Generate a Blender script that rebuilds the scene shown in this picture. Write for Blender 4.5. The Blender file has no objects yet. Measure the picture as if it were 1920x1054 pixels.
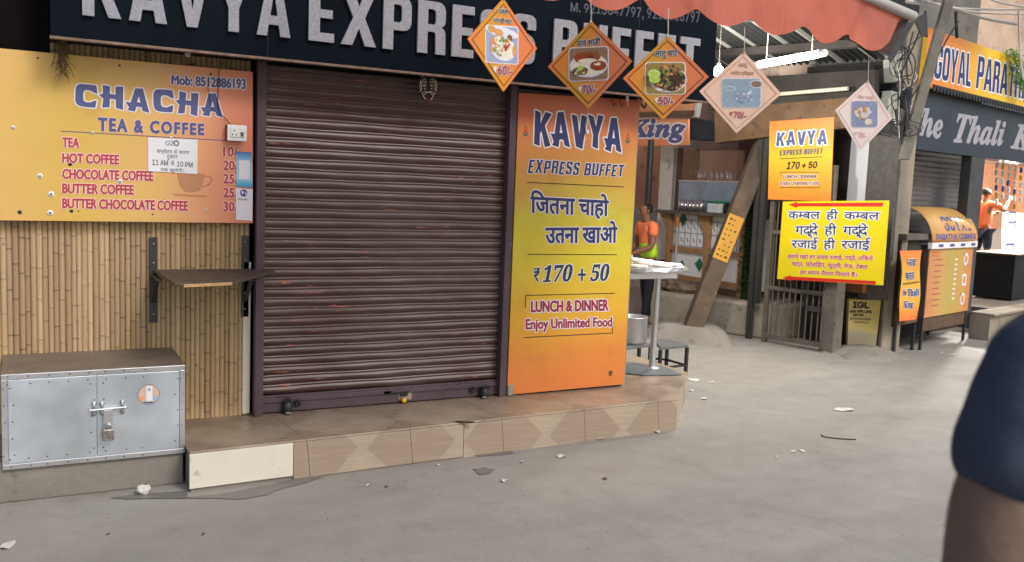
import bpy, math, random, os
from mathutils import Vector as V, Matrix as Mx
random.seed(7)
C = bpy.context.scene.collection
sc = bpy.context.scene
D2R = math.radians

# ------------------------------------------------------------------ camera
FPX, CH = 1700.0, 1.65                      # focal length in photo pixels, eye height
yaw, pit, rol = D2R(27.9), D2R(6.0), D2R(2.29)
fw = V((math.sin(yaw)*math.cos(pit), math.cos(yaw)*math.cos(pit), -math.sin(pit)))
r0 = V((math.cos(yaw), -math.sin(yaw), 0)); u0 = r0.cross(fw)
rt = r0*math.cos(rol)+u0*math.sin(rol); up = -r0*math.sin(rol)+u0*math.cos(rol)
CAM = V((0, 0, CH))
cam = bpy.data.cameras.new('camera'); co = bpy.data.objects.new('camera', cam); C.objects.link(co)
cam.sensor_width = 36; cam.lens = FPX/1920*36; cam.clip_start = .05; cam.clip_end = 300
cam.dof.use_dof = True; cam.dof.focus_distance = 6.3; cam.dof.aperture_fstop = 3.2
m = Mx.Identity(4)
for i, a in enumerate((rt, up, -fw)):
    for k in range(3): m[k][i] = a[k]
m.translation = CAM
co.matrix_world = m; sc.camera = co
# ------------------------------------------------------------------ light
SUN_EL, SUN_AZ = D2R(44), D2R(22)           # light from behind the viewer, high on the right
w = bpy.data.worlds.new('World'); sc.world = w; w.use_nodes = True
nt = w.node_tree; bg = nt.nodes['Background']; bg.inputs[1].default_value = .15
sky = nt.nodes.new('ShaderNodeTexSky'); sky.sky_type = 'NISHITA'; sky.sun_disc = False
sky.sun_elevation = SUN_EL; sky.sun_rotation = math.pi - SUN_AZ
sky.dust_density = 3; sky.ozone_density = .3; sky.air_density = .8
nt.links.new(sky.outputs[0], bg.inputs[0])
sl = bpy.data.lights.new('sun', 'SUN'); so = bpy.data.objects.new('sun', sl); C.objects.link(so)
sl.energy = 1.5; sl.angle = D2R(15); sl.color = (1, .99, .965)
sd = V((math.sin(SUN_AZ)*math.cos(SUN_EL), -math.cos(SUN_AZ)*math.cos(SUN_EL), math.sin(SUN_EL)))
so.rotation_euler = sd.to_track_quat('Z', 'Y').to_euler(); so.location = (0, -6, 8)
sc.view_settings.view_transform = 'Standard'; sc.view_settings.look = 'None'
sc.view_settings.exposure = 0.12; sc.view_settings.gamma = 1
sc.cycles.use_denoising = True; sc.cycles.max_bounces = 8

# ------------------------------------------------------------------ helpers
def ray(x, y): return fw + rt*((x-960)/FPX) - up*((y-527)/FPX)
def at(x, y, d): return CAM + ray(x, y)*d
def onZ(x, y, z=0):
    d = ray(x, y); return CAM + d*((z-CH)/d.z)
def pl(p, n): return (V(p), V(n).normalized())
def on(P, x, y, off=0):
    d = ray(x, y); return CAM + d*((P[0]+P[1]*off-CAM).dot(P[1])/d.dot(P[1]))
FAC = pl((0, 5.38, 0), (0, -1, 0))
GAT = pl((7.32, 7.69, 0), (-.966, -.257, 0))
THA = pl((8.2, 6.65, 0), (.257, -.966, 0))
STA = pl((7.55, 8.34, 0), (-1, -.04, 0))

def L(r, g=None, b=None, k=1.0):
    f = lambda c: ((c/255+.055)/1.055)**2.4 if c > 10 else c/255/12.92
    return (f(r)*k, f(g)*k, f(b)*k)

class NT:
    def __init__(s, name):
        s.mat = bpy.data.materials.new(name); s.mat.use_nodes = True
        s.t = s.mat.node_tree; s.b = s.t.nodes['Principled BSDF']
    def n(s, ty, **kw):
        nd = s.t.nodes.new('ShaderNode'+ty)
        for k, v in kw.items():
            if k.startswith('i'): s.put(nd.inputs[int(k[1:])], v)
            else: setattr(nd, k, v)
        return nd
    def put(s, sock, v):
        if hasattr(v, 'is_output') or hasattr(v, 'links'): s.t.links.new(v, sock)
        else: sock.default_value = v
    def coord(s, kind='Object', sc=None):
        o = s.n('TexCoord').outputs[kind]
        if sc: o = s.n('Mapping', i0=o, i3=sc).outputs[0]
        return o
    def noise(s, scale, detail=4, vec=None, rough=.6):
        nd = s.n('TexNoise', i0=vec or s.coord()); nd.inputs['Scale'].default_value = scale
        nd.inputs['Detail'].default_value = detail; nd.inputs['Roughness'].default_value = rough
        return nd.outputs[0]
    def ramp(s, fac, stops, interp='LINEAR'):
        nd = s.n('ValToRGB', i0=fac); cr = nd.color_ramp; cr.interpolation = interp
        while len(cr.elements) < len(stops): cr.elements.new(.5)
        for e, (p, c) in zip(cr.elements, stops):
            e.position = p; e.color = (*c, 1) if hasattr(c, '__len__') else (c, c, c, 1)
        return nd.outputs[0]
    def mix(s, fac, a, b):
        nd = s.n('Mix', data_type='RGBA')
        s.put(nd.inputs[0], fac)
        for i, c in ((6, a), (7, b)): s.put(nd.inputs[i], (*c, 1) if isinstance(c, tuple) else c)
        return nd.outputs[2]
    def math(s, op, a, b=0.0, c=0.0):
        nd = s.n('Math', operation=op); s.put(nd.inputs[0], a); s.put(nd.inputs[1], b); s.put(nd.inputs[2], c); return nd.outputs[0]
    def set(s, **kw):
        for k, v in kw.items():
            nm = {'col': 'Base Color', 'rough': 'Roughness', 'metal': 'Metallic', 'spec': 'Specular IOR Level', 'emit': 'Emission Color', 'es': 'Emission Strength', 'alpha': 'Alpha', 'trans': 'Transmission Weight'}[k]
            s.put(s.b.inputs[nm], (*v, 1) if isinstance(v, tuple) else v)
        return s
    def bump(s, h, st=.3, dist=.01):
        nd = s.n('Bump'); nd.inputs['Strength'].default_value = st; nd.inputs['Distance'].default_value = dist
        s.put(nd.inputs['Height'], h); s.t.links.new(nd.outputs[0], s.b.inputs['Normal']); return s

def mat(name, col, rough=.6, metal=0.0, var=.18, scale=6, bump=0, spec=.4, wear=None, wearlo=.6):
    n = NT(name)
    f = n.noise(scale, 5)
    c = n.mix(n.ramp(f, [(.3, 0.0), (.72, 1.0)]), tuple(x*(1-var) for x in col), tuple(min(1, x*(1+var)) for x in col))
    if wear: c = n.mix(n.ramp(n.noise(scale*3.1, 7), [(wearlo, 0.0), (wearlo+.08, 1.0)]), c, wear)
    n.set(col=c, rough=rough, metal=metal, spec=spec)
    if bump: n.bump(n.noise(scale*6, 6), bump)
    return n.mat
def glow(name, col, st):
    n = NT(name); n.set(col=(.8, .8, .8), emit=col, es=st); return n.mat

class MB:
    def __init__(s): s.v = []; s.f = []; s.m = []; s.uv = {}; s.sm = set(); s.col = {}
    def add(s, vs, fs, m=0, uv=None, sm=False):
        o = len(s.v); s.v += [tuple(x) for x in vs]
        for i, f in enumerate(fs):
            k = len(s.f); s.f.append([o+j for j in f]); s.m.append(m)
            if uv: s.uv[k] = uv[i]
            if sm: s.sm.add(k)
        return s
    def obox(s, o, a, b, c, m=0):
        o, a, b, c = V(o), V(a), V(b), V(c)
        if a.cross(b).dot(c) < 0: a, b = b, a
        vs = [o, o+a, o+a+b, o+b, o+c, o+a+c, o+a+b+c, o+b+c]
        return s.add(vs, [(0, 3, 2, 1), (4, 5, 6, 7), (0, 1, 5, 4), (1, 2, 6, 5), (2, 3, 7, 6), (3, 0, 4, 7)], m)
    def box(s, x0, x1, y0, y1, z0, z1, m=0):
        return s.obox((x0, y0, z0), (x1-x0, 0, 0), (0, y1-y0, 0), (0, 0, z1-z0), m)
    def cbox(s, c, ax, ay, az, m=0):
        return s.obox(V(c)-V(ax)/2-V(ay)/2-V(az)/2, ax, ay, az, m)
    def tube(s, pts, r, n=8, m=0):
        pts = [V(p) for p in pts]; k = len(pts); rs = r if hasattr(r, '__len__') else [r]*k
        vs = []; prev = None
        for i, p in enumerate(pts):
            d = (pts[min(i+1, k-1)]-pts[max(i-1, 0)]).normalized()
            if prev is None: a = d.orthogonal().normalized()
            else: a = (prev-d*prev.dot(d)).normalized()
            prev = a; b = d.cross(a)
            for j in range(n):
                t = 2*math.pi*j/n; vs.append(p+(a*math.cos(t)+b*math.sin(t))*rs[i])
        fs = [(i*n+j, i*n+(j+1) % n, (i+1)*n+(j+1) % n, (i+1)*n+j) for i in range(k-1) for j in range(n)]
        s.add(vs, fs, m, sm=n > 5)
        s.add(vs[:n], [tuple(range(n))[::-1]], m); s.add(vs[-n:], [tuple(range(n))], m)
        return s
    def bar(s, p, q, wv, tv, m=0):          # straight bar with section wv x tv centred on p-q
        p, q, wv, tv = V(p), V(q), V(wv), V(tv)
        return s.obox(p-wv/2-tv/2, q-p, wv, tv, m)
    def lathe(s, base, prof, n=20, ax=None, m=0):
        base = V(base); z = V(ax).normalized() if ax else V((0, 0, 1)); a = z.orthogonal().normalized(); b = z.cross(a)
        vs = [base+z*h+(a*math.cos(2*math.pi*j/n)+b*math.sin(2*math.pi*j/n))*r for r, h in prof for j in range(n)]
        fs = [(i*n+j, i*n+(j+1) % n, (i+1)*n+(j+1) % n, (i+1)*n+j) for i in range(len(prof)-1) for j in range(n)]
        return s.add(vs, fs, m, sm=True)
    def prism(s, poly, ext, m=0):
        n = len(poly); a = [V(p) for p in poly]; e = V(ext); nn = V()
        for i in range(n): nn += a[i].cross(a[(i+1) % n])
        if nn.dot(e) < 0: a = a[::-1]
        b = [p+e for p in a]
        s.add(a+b, [tuple(range(n))[::-1], tuple(range(n, 2*n))]+[(i, (i+1) % n, n+(i+1) % n, n+i) for i in range(n)], m)
        return s
    def blob(s, c, r, m=0, n=8, jit=0):
        c = V(c); rx, ry, rz = r if hasattr(r, '__len__') else (r, r, r)
        vs = []; k = max(4, n//2)
        for i in range(k+1):
            t = math.pi*i/k
            for j in range(n):
                a = 2*math.pi*j/n; q = 1+random.uniform(-jit, jit)
                vs.append(c+V((rx*math.sin(t)*math.cos(a)*q, ry*math.sin(t)*math.sin(a)*q, rz*math.cos(t)*q)))
        return s.add(vs, [(i*n+j, (i+1)*n+j, (i+1)*n+(j+1) % n, i*n+(j+1) % n) for i in range(k) for j in range(n)], m, sm=jit < .05)
    def build(s, name, mats, parent=None, bev=0, colname=None):
        me = bpy.data.meshes.new(name); me.from_pydata(s.v, [], s.f)
        mats = mats if isinstance(mats, (list, tuple)) else [mats]
        for x in mats: me.materials.append(x)
        me.polygons.foreach_set('material_index', s.m)
        me.polygons.foreach_set('use_smooth', [i in s.sm for i in range(len(s.f))])
        if s.uv:
            ul = me.uv_layers.new(name='UVMap').data
            for k, uv in s.uv.items():
                for li, c in zip(me.polygons[k].loop_indices, uv): ul[li].uv = c
        if s.col:
            at_ = me.color_attributes.new('tone', 'FLOAT_COLOR', 'POINT')
            for i, c in s.col.items(): at_.data[i].color = (*c, 1)
        o = bpy.data.objects.new(name, me); C.objects.link(o)
        if parent: par(o, parent)
        if bev:
            md = o.modifiers.new('Bevel', 'BEVEL'); md.width = bev; md.segments = 2; md.limit_method = 'ANGLE'
        return o
def root_of(o):
    t = Mx.Identity(4)
    while o: t = Mx.Translation(o.location) @ t if not o.parent else t; o = o.parent
    return t
def par(o, p):
    o.parent = p; o.matrix_parent_inverse = root_of(p).inverted() if not p.parent else Mx.Identity(4)
def tag(o, label=None, cat=None, group=None, kind=None):
    for k, v in (('label', label), ('category', cat), ('group', group), ('kind', kind)):
        if v: o[k] = v
    return o
def thing(name, label, cat, loc=(0, 0, 0), group=None):
    o = bpy.data.objects.new(name, None); C.objects.link(o); o.location = loc; o.empty_display_size = .1
    return tag(o, label, cat, group)
def struct(o): o['kind'] = 'structure'; return o

# ---- flat boards with lettering
class Pan:
    def __init__(s, tl, tr, br, bl):
        s.c = [V(x) for x in (tl, tr, br, bl)]
        s.n = (s.c[1]-s.c[0]).cross(s.c[0]-s.c[3]).normalized()
        if s.n.dot(CAM-s.c[0]) < 0: s.n = -s.n
        s.P = (s.c[0], s.n)
        s.ex = (s.c[1]-s.c[0]).normalized(); s.ey = s.n.cross(s.ex)
        if s.ey.z < 0: s.ey = -s.ey
    def px(s, x, y, l=0): return on(s.P, x, y) + s.n*l
    def uv(s, u, v, l=0):                   # u right, v down, 0..1
        a, b, c, d = s.c; return (a*(1-u)+b*u)*(1-v)+(d*(1-u)+c*u)*v + s.n*l
    def board(s, t, mb=None, m=0):
        mb = mb or MB(); a, b, c, d = s.c; k = -s.n*t
        mb.add([a, b, c, d], [(3, 2, 1, 0)], m, uv=[[(0, 0), (1, 0), (1, 1), (0, 1)]])
        if (b-a).cross(d-a).dot(s.n) > 0: mb.f[-1].reverse(); mb.uv[len(mb.f)-1].reverse()
        e = [x+k for x in s.c]
        mb.add(s.c+e, [(4, 5, 6, 7)]+[(i, (i+1) % 4, 4+(i+1) % 4, 4+i) for i in range(4)], m)
        return mb
def fpan(P, tl, tr, br, bl, off=0): return Pan(*[on(P, *q, off) for q in (tl, tr, br, bl)])

FD = bpy.utils.system_resource('DATAFILES', path='fonts') or ''
def font(f):
    try: return bpy.data.fonts.load(os.path.join(FD, f))
    except Exception: return None
INT, DEV, MTH = font('Inter.woff2'), font('NotoSansDevanagari-Regular.woff2'), font('NotoSansMath-Regular.woff2')
_cache = {}
def curve2d(c):
    o = bpy.data.objects.new('tmp', c); C.objects.link(o)
    dg = bpy.context.evaluated_depsgraph_get(); me = bpy.data.meshes.new_from_object(o.evaluated_get(dg))
    vs = [tuple(v.co) for v in me.vertices]; fs = [tuple(p.vertices) for p in me.polygons]
    bpy.data.objects.remove(o); bpy.data.curves.remove(c); bpy.data.meshes.remove(me)
    return vs, fs
def glyphs(s, f=None, res=3, shear=0, space=1):
    k = (s, f and f.name, shear, space)
    if k not in _cache:
        c = bpy.data.curves.new('t', 'FONT'); c.body = s; c.resolution_u = res; c.shear = shear; c.space_character = space
        if f: c.font = f
        _cache[k] = curve2d(c)
    return _cache[k]
# heavy condensed block capitals: loops of (x, y, corner radius)
BLK = {
 'K': (.66, [[(0,0),(.2,0),(.2,.34),(.26,.44),(.44,0),(.66,0),(.39,.6),(.65,1),(.43,1),(.2,.62),(.2,1),(0,1)]]),
 'A': (.67, [[(0,0),(.2,0),(.235,.2),(.435,.2),(.47,0),(.67,0),(.46,1),(.21,1)],[(.262,.36),(.335,.8),(.408,.36)]]),
 'V': (.66, [[(0,1),(.21,1),(.335,.3),(.46,1),(.66,1),(.43,0),(.235,0)]]),
 'Y': (.64, [[(0,1),(.21,1),(.32,.6),(.43,1),(.64,1),(.42,.4),(.42,0),(.22,0),(.22,.4)]]),
 'E': (.46, [[(0,0),(.46,0),(.46,.16),(.2,.16),(.2,.43),(.43,.43),(.43,.58),(.2,.58),(.2,.84),(.46,.84),(.46,1),(0,1)]]),
 'F': (.46, [[(0,0),(.2,0),(.2,.41),(.43,.41),(.43,.57),(.2,.57),(.2,.84),(.46,.84),(.46,1),(0,1)]]),
 'X': (.66, [[(0,0),(.21,0),(.33,.32),(.45,0),(.66,0),(.44,.51),(.64,1),(.43,1),(.33,.71),(.22,1),(.01,1),(.22,.51)]]),
 'P': (.55, [[(0,0),(.2,0),(.2,.37),(.55,.37,.2),(.55,1,.2),(0,1)],[(.2,.52),(.36,.52,.07),(.36,.85,.07),(.2,.85)]]),
 'R': (.57, [[(0,0),(.2,0),(.2,.42),(.36,.42,.05),(.37,0),(.57,0),(.56,.46,.08),(.48,.52),(.56,.58,.08),(.56,1,.2),(0,1)],[(.2,.56),(.36,.56,.06),(.36,.85,.07),(.2,.85)]]),
 'S': (.55, [[(0,.3),(0,0,.2),(.55,0,.2),(.55,.54,.18),(.19,.68,.1),(.19,.86,.07),(.36,.86,.07),(.36,.7),(.55,.7),(.55,1,.2),(0,1,.2),(0,.5,.18),(.36,.38,.1),(.36,.14,.07),(.19,.14,.07),(.19,.3)]]),
 'B': (.57, [[(0,0),(.57,0,.18),(.57,.53,.1),(.5,.54),(.55,.56,.08),(.55,1,.18),(0,1)],[(.2,.15),(.37,.15,.07),(.37,.44,.07),(.2,.44)],[(.2,.59),(.35,.59,.07),(.35,.85,.07),(.2,.85)]]),
 'U': (.58, [[(0,1),(0,0,.22),(.58,0,.22),(.58,1),(.38,1),(.38,.15,.09),(.2,.15,.09),(.2,1)]]),
 'T': (.55, [[(.175,0),(.375,0),(.375,.84),(.55,.84),(.55,1),(0,1),(0,.84),(.175,.84)]]),
 'O': (.58, [[(0,0,.24),(.58,0,.24),(.58,1,.24),(0,1,.24)],[(.2,.15,.09),(.38,.15,.09),(.38,.85,.09),(.2,.85,.09)]]),
 'G': (.58, [[(.58,.52),(.58,0,.22),(0,0,.24),(0,1,.24),(.58,1,.22),(.58,.66),(.38,.66),(.38,.85,.09),(.2,.85,.09),(.2,.15,.09),(.38,.15,.09),(.38,.38),(.31,.38),(.31,.52)]]),
 'L': (.44, [[(0,0),(.44,0),(.44,.16),(.2,.16),(.2,1),(0,1)]]),
 'H': (.58, [[(0,0),(.2,0),(.2,.42),(.38,.42),(.38,0),(.58,0),(.58,1),(.38,1),(.38,.58),(.2,.58),(.2,1),(0,1)]]),
 # bouncy poster capitals with spurs
 'c': (.72, [[(.70,.34),(.66,0,.02),(.30,-.02,.3),(0,.06,.3),(0,.98,.34),(.30,1.02,.3),(.68,1,.02),(.72,.62),(.62,.66),(.46,.76,.16),(.26,.74,.16),(.26,.24,.16),(.46,.2,.14),(.60,.3)]]),
 'h': (.74, [[(.02,0),(.07,.40),(-.07,.56),(.06,.64),(.06,1.02),(.31,.97),(.29,.64),(.48,.62),(.48,.98),(.75,1),(.72,-.06),(.48,.02),(.48,.40),(.29,.42),(.27,.03)]]),
 'a': (.78, [[(0,0),(.08,.10),(-.05,.36),(.12,.34),(.27,1),(.53,1.02),(.78,-.06),(.54,.0),(.50,.17),(.33,.18),(.28,-.06)],[(.34,.38),(.40,.66),(.46,.37)]]),
 'k': (.66, [[(0,.02),(.24,-.03),(.24,.34),(.30,.44),(.46,-.05),(.70,.02),(.44,.6),(.72,.98),(.46,1.02),(.25,.66),(.25,.98),(.02,1.04)]]),
 'v': (.68, [[(0,1),(.24,.97),(.36,.42),(.44,1.02),(.70,.98),(.50,-.03),(.22,.03)]]),
 'y': (.68, [[(0,1.02),(.25,.96),(.35,.64),(.46,1.02),(.71,.98),(.44,.38),(.42,-.04),(.17,.03),(.21,.40)]]),
}
def rounded(loop):
    out = []; n = len(loop)
    for i, p in enumerate(loop):
        r = p[2] if len(p) > 2 else 0; P = V(p[:2])
        if not r: out.append(P); continue
        A = (V(loop[i-1][:2])-P); B = (V(loop[(i+1) % n][:2])-P)
        ra, rb = min(r, A.length*.49), min(r, B.length*.49); a, b = P+A.normalized()*ra, P+B.normalized()*rb
        for k in range(7):
            t = k/6; out.append(a*(1-t)**2+P*2*t*(1-t)+b*t*t)
    return out
def block(s, gap=.09, wide=1, tilt=0, hop=0, ext=0):
    """one list of (verts, faces, x) per character"""
    res = []; x = 0
    for i, ch in enumerate(s):
        if ch == ' ': x += .36; continue
        wd, loops = BLK[ch]
        c = bpy.data.curves.new('b', 'CURVE'); c.dimensions = '2D'; c.fill_mode = 'BOTH' if ext else 'FRONT'; c.extrude = ext
        a = tilt*(1 if i % 2 else -1); dy = hop*(1 if i % 2 else -1)
        for lp in loops:
            pts = rounded(lp); sp = c.splines.new('POLY'); sp.points.add(len(pts)-1); sp.use_cyclic_u = True
            for q, p in zip(sp.points, pts):
                px, py = p.x*wide-wd*wide/2, p.y-.5
                q.co = (px*math.cos(a)-py*math.sin(a)+wd*wide/2+x, px*math.sin(a)+py*math.cos(a)+.5+dy, 0, 1)
        res.append(curve2d(c)); x += wd*wide+gap
    return res
def merge(lst):
    vs, fs = [], []
    for a, b in lst:
        o = len(vs); vs += a; fs += [tuple(i+o for i in f) for f in b]
    return vs, fs
def write(pan, vf, quad, mb, m=0, lift=.001, bold=0, n=8, bbox=None):
    """lay the flat lettering vf into the pixel quad (tl,tr,br,bl) on the plane of pan"""
    vs, fs = vf
    if not vs: return mb
    xs = [v[0] for v in vs]; ys = [v[1] for v in vs]
    x0, x1, y0, y1 = bbox or (min(xs), max(xs), min(ys), max(ys))
    q = [p if isinstance(p, V) else pan.px(*p) for p in quad]
    base = []
    for v in vs:
        a = (v[0]-x0)/(x1-x0); b = (v[1]-y0)/max(1e-6, y1-y0)
        base.append((q[0]*(1-a)+q[1]*a)*b+(q[3]*(1-a)+q[2]*a)*(1-b))
    offs = [(0, 0)] if not bold else [(math.cos(2*math.pi*k/n)*bold, math.sin(2*math.pi*k/n)*bold) for k in range(n)]
    fl = [tuple(f) for f in fs]
    f0 = fl[0]; nn = (base[f0[1]]-base[f0[0]]).cross(base[f0[2]]-base[f0[0]])
    if nn.dot(pan.n) < 0: fl = [f[::-1] for f in fl]
    for k, (dx, dy) in enumerate(offs):
        mb.add([p+pan.ex*dx+pan.ey*dy+pan.n*(lift+k*6e-5) for p in base], fl, m)
    return mb
def band(x0, y0, x1, y1, h0, h1=None):      # pixel quad from the mid line and its heights
    h1 = h1 or h0; return ((x0, y0-h0/2), (x1, y1-h1/2), (x1, y1+h1/2), (x0, y0+h0/2))
def label(parent, pan, s, quad, col, f=None, bold=0, halo=None, hr=.005, name='lettering', shear=0, space=1, vf=None, lift=.0012, res=3, bb=None):
    vf = vf or glyphs(s, f, res, shear, space)
    mb = MB(); ms = [col]
    if halo: write(pan, vf, quad, mb, 1, lift, bold+hr, 12, bb); ms.append(halo); lift += .0012
    write(pan, vf, quad, mb, 0, lift, bold, 8, bb)
    return mb.build(name, ms, parent)
def line(pan, mb, pts, wd, m=0, lift=.0012):
    for a, b in zip(pts, pts[1:]):
        p, q = pan.px(*a, lift), pan.px(*b, lift); d = (q-p).normalized(); s = pan.n.cross(d)*wd/2
        mb.add([p-s-d*wd/2, q-s+d*wd/2, q+s+d*wd/2, p+s-d*wd/2], [(0, 1, 2, 3)], m)
    return mb
def spot(pan, mb, p, ru, rv, m=0, lift=.0012, n=14, jit=0, a0=0, a1=2*math.pi, rot=0):
    """flat ellipse on a board, p a world point"""
    vs = []
    for k in range(n):
        a = a0+(a1-a0)*k/(n if a1-a0 > 6.2 else n-1); j = 1+random.uniform(-jit, jit)
        x, y = math.cos(a)*ru*j, math.sin(a)*rv*j; x, y = x*math.cos(rot)-y*math.sin(rot), x*math.sin(rot)+y*math.cos(rot)
        vs.append(p+pan.ex*x+pan.ey*y+pan.n*lift)
    f = tuple(range(n))
    if pan.ex.cross(pan.ey).dot(pan.n) < 0: f = f[::-1]
    return mb.add(vs, [f], m)

# ------------------------------------------------------------------ materials
def M_ground():
    n = NT('dusty concrete'); a = n.noise(.55, 6); b = n.noise(5, 8); c = n.noise(60, 4); st = n.noise(.9, 3, n.coord('Object', (.35, 1.3, 1)))
    col = n.mix(n.ramp(a, [(.3, 0.0), (.7, 1.0)]), L(139, 136, 128), L(158, 154, 146))
    col = n.mix(n.ramp(st, [(.45, 0.0), (.62, .4)]), col, L(124, 122, 116))
    col = n.mix(n.ramp(b, [(.35, .35), (.6, 0.0)]), col, L(122, 118, 111))
    sp = n.ramp(n.noise(22, 8), [(.64, 0.0), (.69, .7)])
    col = n.mix(sp, col, L(104, 98, 90))
    col = n.mix(n.ramp(n.noise(95, 3), [(.36, .35), (.5, 0.0)]), col, L(110, 106, 99))
    col = n.mix(n.ramp(n.noise(130, 2), [(.68, 0.0), (.74, .5)]), col, L(196, 194, 188))
    col = n.mix(n.ramp(n.noise(1.6, 9, None, .75), [(.56, 0.0), (.66, .5)]), col, L(118, 113, 105))
    n.set(col=col, rough=n.ramp(a, [(.3, .62), (.7, .88)]), spec=.3); n.bump(n.math('ADD', n.math('MULTIPLY', b, .6), n.math('MULTIPLY', c, .2)), .35, .012)
    return n.mat
def M_bamboo():
    n = NT('bamboo'); at_ = n.n('VertexColor', layer_name='tone').outputs[0]
    sep = n.n('SeparateColor', i0=at_)
    g = n.noise(3, 6, n.coord('Object', (60, 60, 1.2)))
    col = n.mix(sep.outputs[0], L(194, 166, 120), L(234, 208, 160))
    col = n.mix(n.ramp(g, [(.35, .45), (.7, 0.0)]), col, L(134, 112, 82))
    col = n.mix(sep.outputs[1], col, L(84, 62, 50))
    sp = n.ramp(n.noise(24, 6), [(.66, 0.0), (.72, .75)])
    col = n.mix(sp, col, L(98, 68, 58))
    n.set(col=col, rough=.5, spec=.35); n.bump(g, .3, .004); return n.mat
def M_shutter():
    n = NT('brown shutter paint'); geo = n.n('NewGeometry'); nz = n.n('SeparateXYZ', i0=geo.outputs['Normal']).outputs[2]
    dust = n.math('MULTIPLY', n.ramp(nz, [(.08, 0.0), (.42, 1.0)]), n.ramp(n.noise(2.2, 6, n.coord('Object', (1, 1, 1.5))), [(.3, .35), (.65, .95)]))
    col = n.mix(n.noise(3), L(58, 36, 34), L(82, 56, 53))
    col = n.mix(n.ramp(n.noise(1.1, 3), [(.4, 0.0), (.65, .7)]), col, L(86, 72, 66))
    col = n.mix(dust, col, L(142, 135, 128))
    ch = n.noise(9, 7, n.coord('Object', (.7, 1, 6)))
    chip = n.math('MULTIPLY', n.ramp(ch, [(.635, 0.0), (.65, 1.0)]), n.ramp(n.noise(1.3, 2, n.coord('Object', (.8, 1, 2.2))), [(.50, 0.0), (.60, 1.0)]))
    col = n.mix(chip, col, L(172, 104, 82))
    pale = n.ramp(n.noise(14, 6, n.coord('Object', (.5, 1, 5))), [(.66, 0.0), (.70, .8)])
    col = n.mix(n.math('MULTIPLY', pale, n.ramp(nz, [(.2, 0.0), (.5, 1.0)])), col, L(196, 188, 184))
    n.set(col=col, rough=.42, spec=.45); n.bump(n.noise(30, 5, n.coord('Object', (.4, 1, 3))), .25, .004); return n.mat
def M_print(name, stops, axis=1, var=.12, noise_sc=2.5, warp=.18, rough=.45, angle=0):
    n = NT(name); s = n.n('SeparateXYZ', i0=n.coord('UV'))
    f = s.outputs[axis]
    if angle: f = n.math('ADD', n.math('MULTIPLY', s.outputs[0], math.cos(angle)), n.math('MULTIPLY', s.outputs[1], math.sin(angle)))
    f = n.math('ADD', f, n.math('MULTIPLY', n.math('SUBTRACT', n.noise(noise_sc, 2), .5), warp))
    col = n.ramp(f, stops)
    col = n.mix(n.ramp(n.noise(7, 6), [(.3, var), (.6, 0.0)]), col, tuple(x*.72 for x in stops[0][1]))
    col = n.mix(n.ramp(n.noise(2.6, 8, None, .7), [(.56, 0.0), (.72, .35)]), col, tuple(x*.5 for x in stops[0][1]))
    n.set(col=col, rough=rough, spec=.4); n.bump(n.noise(1.7, 2), .35, .04); return n.mat
def M_wood_tile():
    """marquetry tiles: chevrons of oak strips; Object X along the step, Y+Z across"""
    n = NT('wood print tile'); s = n.n('SeparateXYZ', i0=n.coord())
    x = s.outputs[0]; y = n.math('ADD', s.outputs[1], s.outputs[2])
    T = .62
    fx = n.math('FRACT', n.math('DIVIDE', n.math('ADD', x, n.math('MULTIPLY', y, .11)), T)); fy = n.math('FRACT', n.math('DIVIDE', n.math('ADD', y, .32), T))
    p = n.math('SUBTRACT', fx, fy); q = n.math('SUBTRACT', n.math('ADD', fx, fy), 1.0)
    ap, aq = n.math('ABSOLUTE', p), n.math('ABSOLUTE', q)
    sel = n.math('GREATER_THAN', n.math('MULTIPLY', p, q), 0.0)
    def grain(rot, k):
        v = n.n('Mapping', i0=n.n('CombineXYZ', i0=x, i1=y).outputs[0], i2=(0, 0, rot), i3=(3, 60, 1)).outputs[0]
        return n.noise(1.0+k, 5, v)
    g1, g2 = grain(D2R(38), 0), grain(D2R(-38), .2)
    c1 = n.mix(g1, L(150, 134, 114), L(188, 172, 150)); c2 = n.mix(g2, L(132, 116, 98), L(172, 156, 136))
    col = n.mix(sel, c1, c2)
    strip = n.math('LESS_THAN', n.math('MINIMUM', ap, n.math('ADD', aq, n.math('MULTIPLY', n.math('GREATER_THAN', fy, .5), .3))), .055)
    col = n.mix(strip, col, n.mix(g1, L(150, 136, 119), L(180, 167, 149)))
    ex = n.math('LESS_THAN', fx, .006)
    col = n.mix(ex, col, L(80, 66, 56))
    nz = n.n('SeparateXYZ', i0=n.n('NewGeometry').outputs['Normal']).outputs[2]
    dirt = n.math('MULTIPLY', n.ramp(nz, [(.5, 0.1), (.9, 1.0)]), n.ramp(n.noise(2.3, 7), [(.32, .1), (.68, .65)]))
    col = n.mix(dirt, col, L(104, 88, 72))
    n.set(col=col, rough=n.ramp(n.noise(5), [(.3, .22), (.7, .6)]), spec=.45); return n.mat
def M_plaster(name, a, b, crack=.0, sc_=1.2):
    n = NT(name); c = n.mix(n.ramp(n.noise(sc_, 7), [(.3, 0.0), (.7, 1.0)]), a, b)
    c = n.mix(n.ramp(n.noise(sc_*5, 8), [(.58, 0.0), (.68, .6)]), c, tuple(x*.45 for x in a))
    n.set(col=c, rough=.9, spec=.2); n.bump(n.noise(sc_*14, 7), .4, .02); return n.mat
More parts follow.
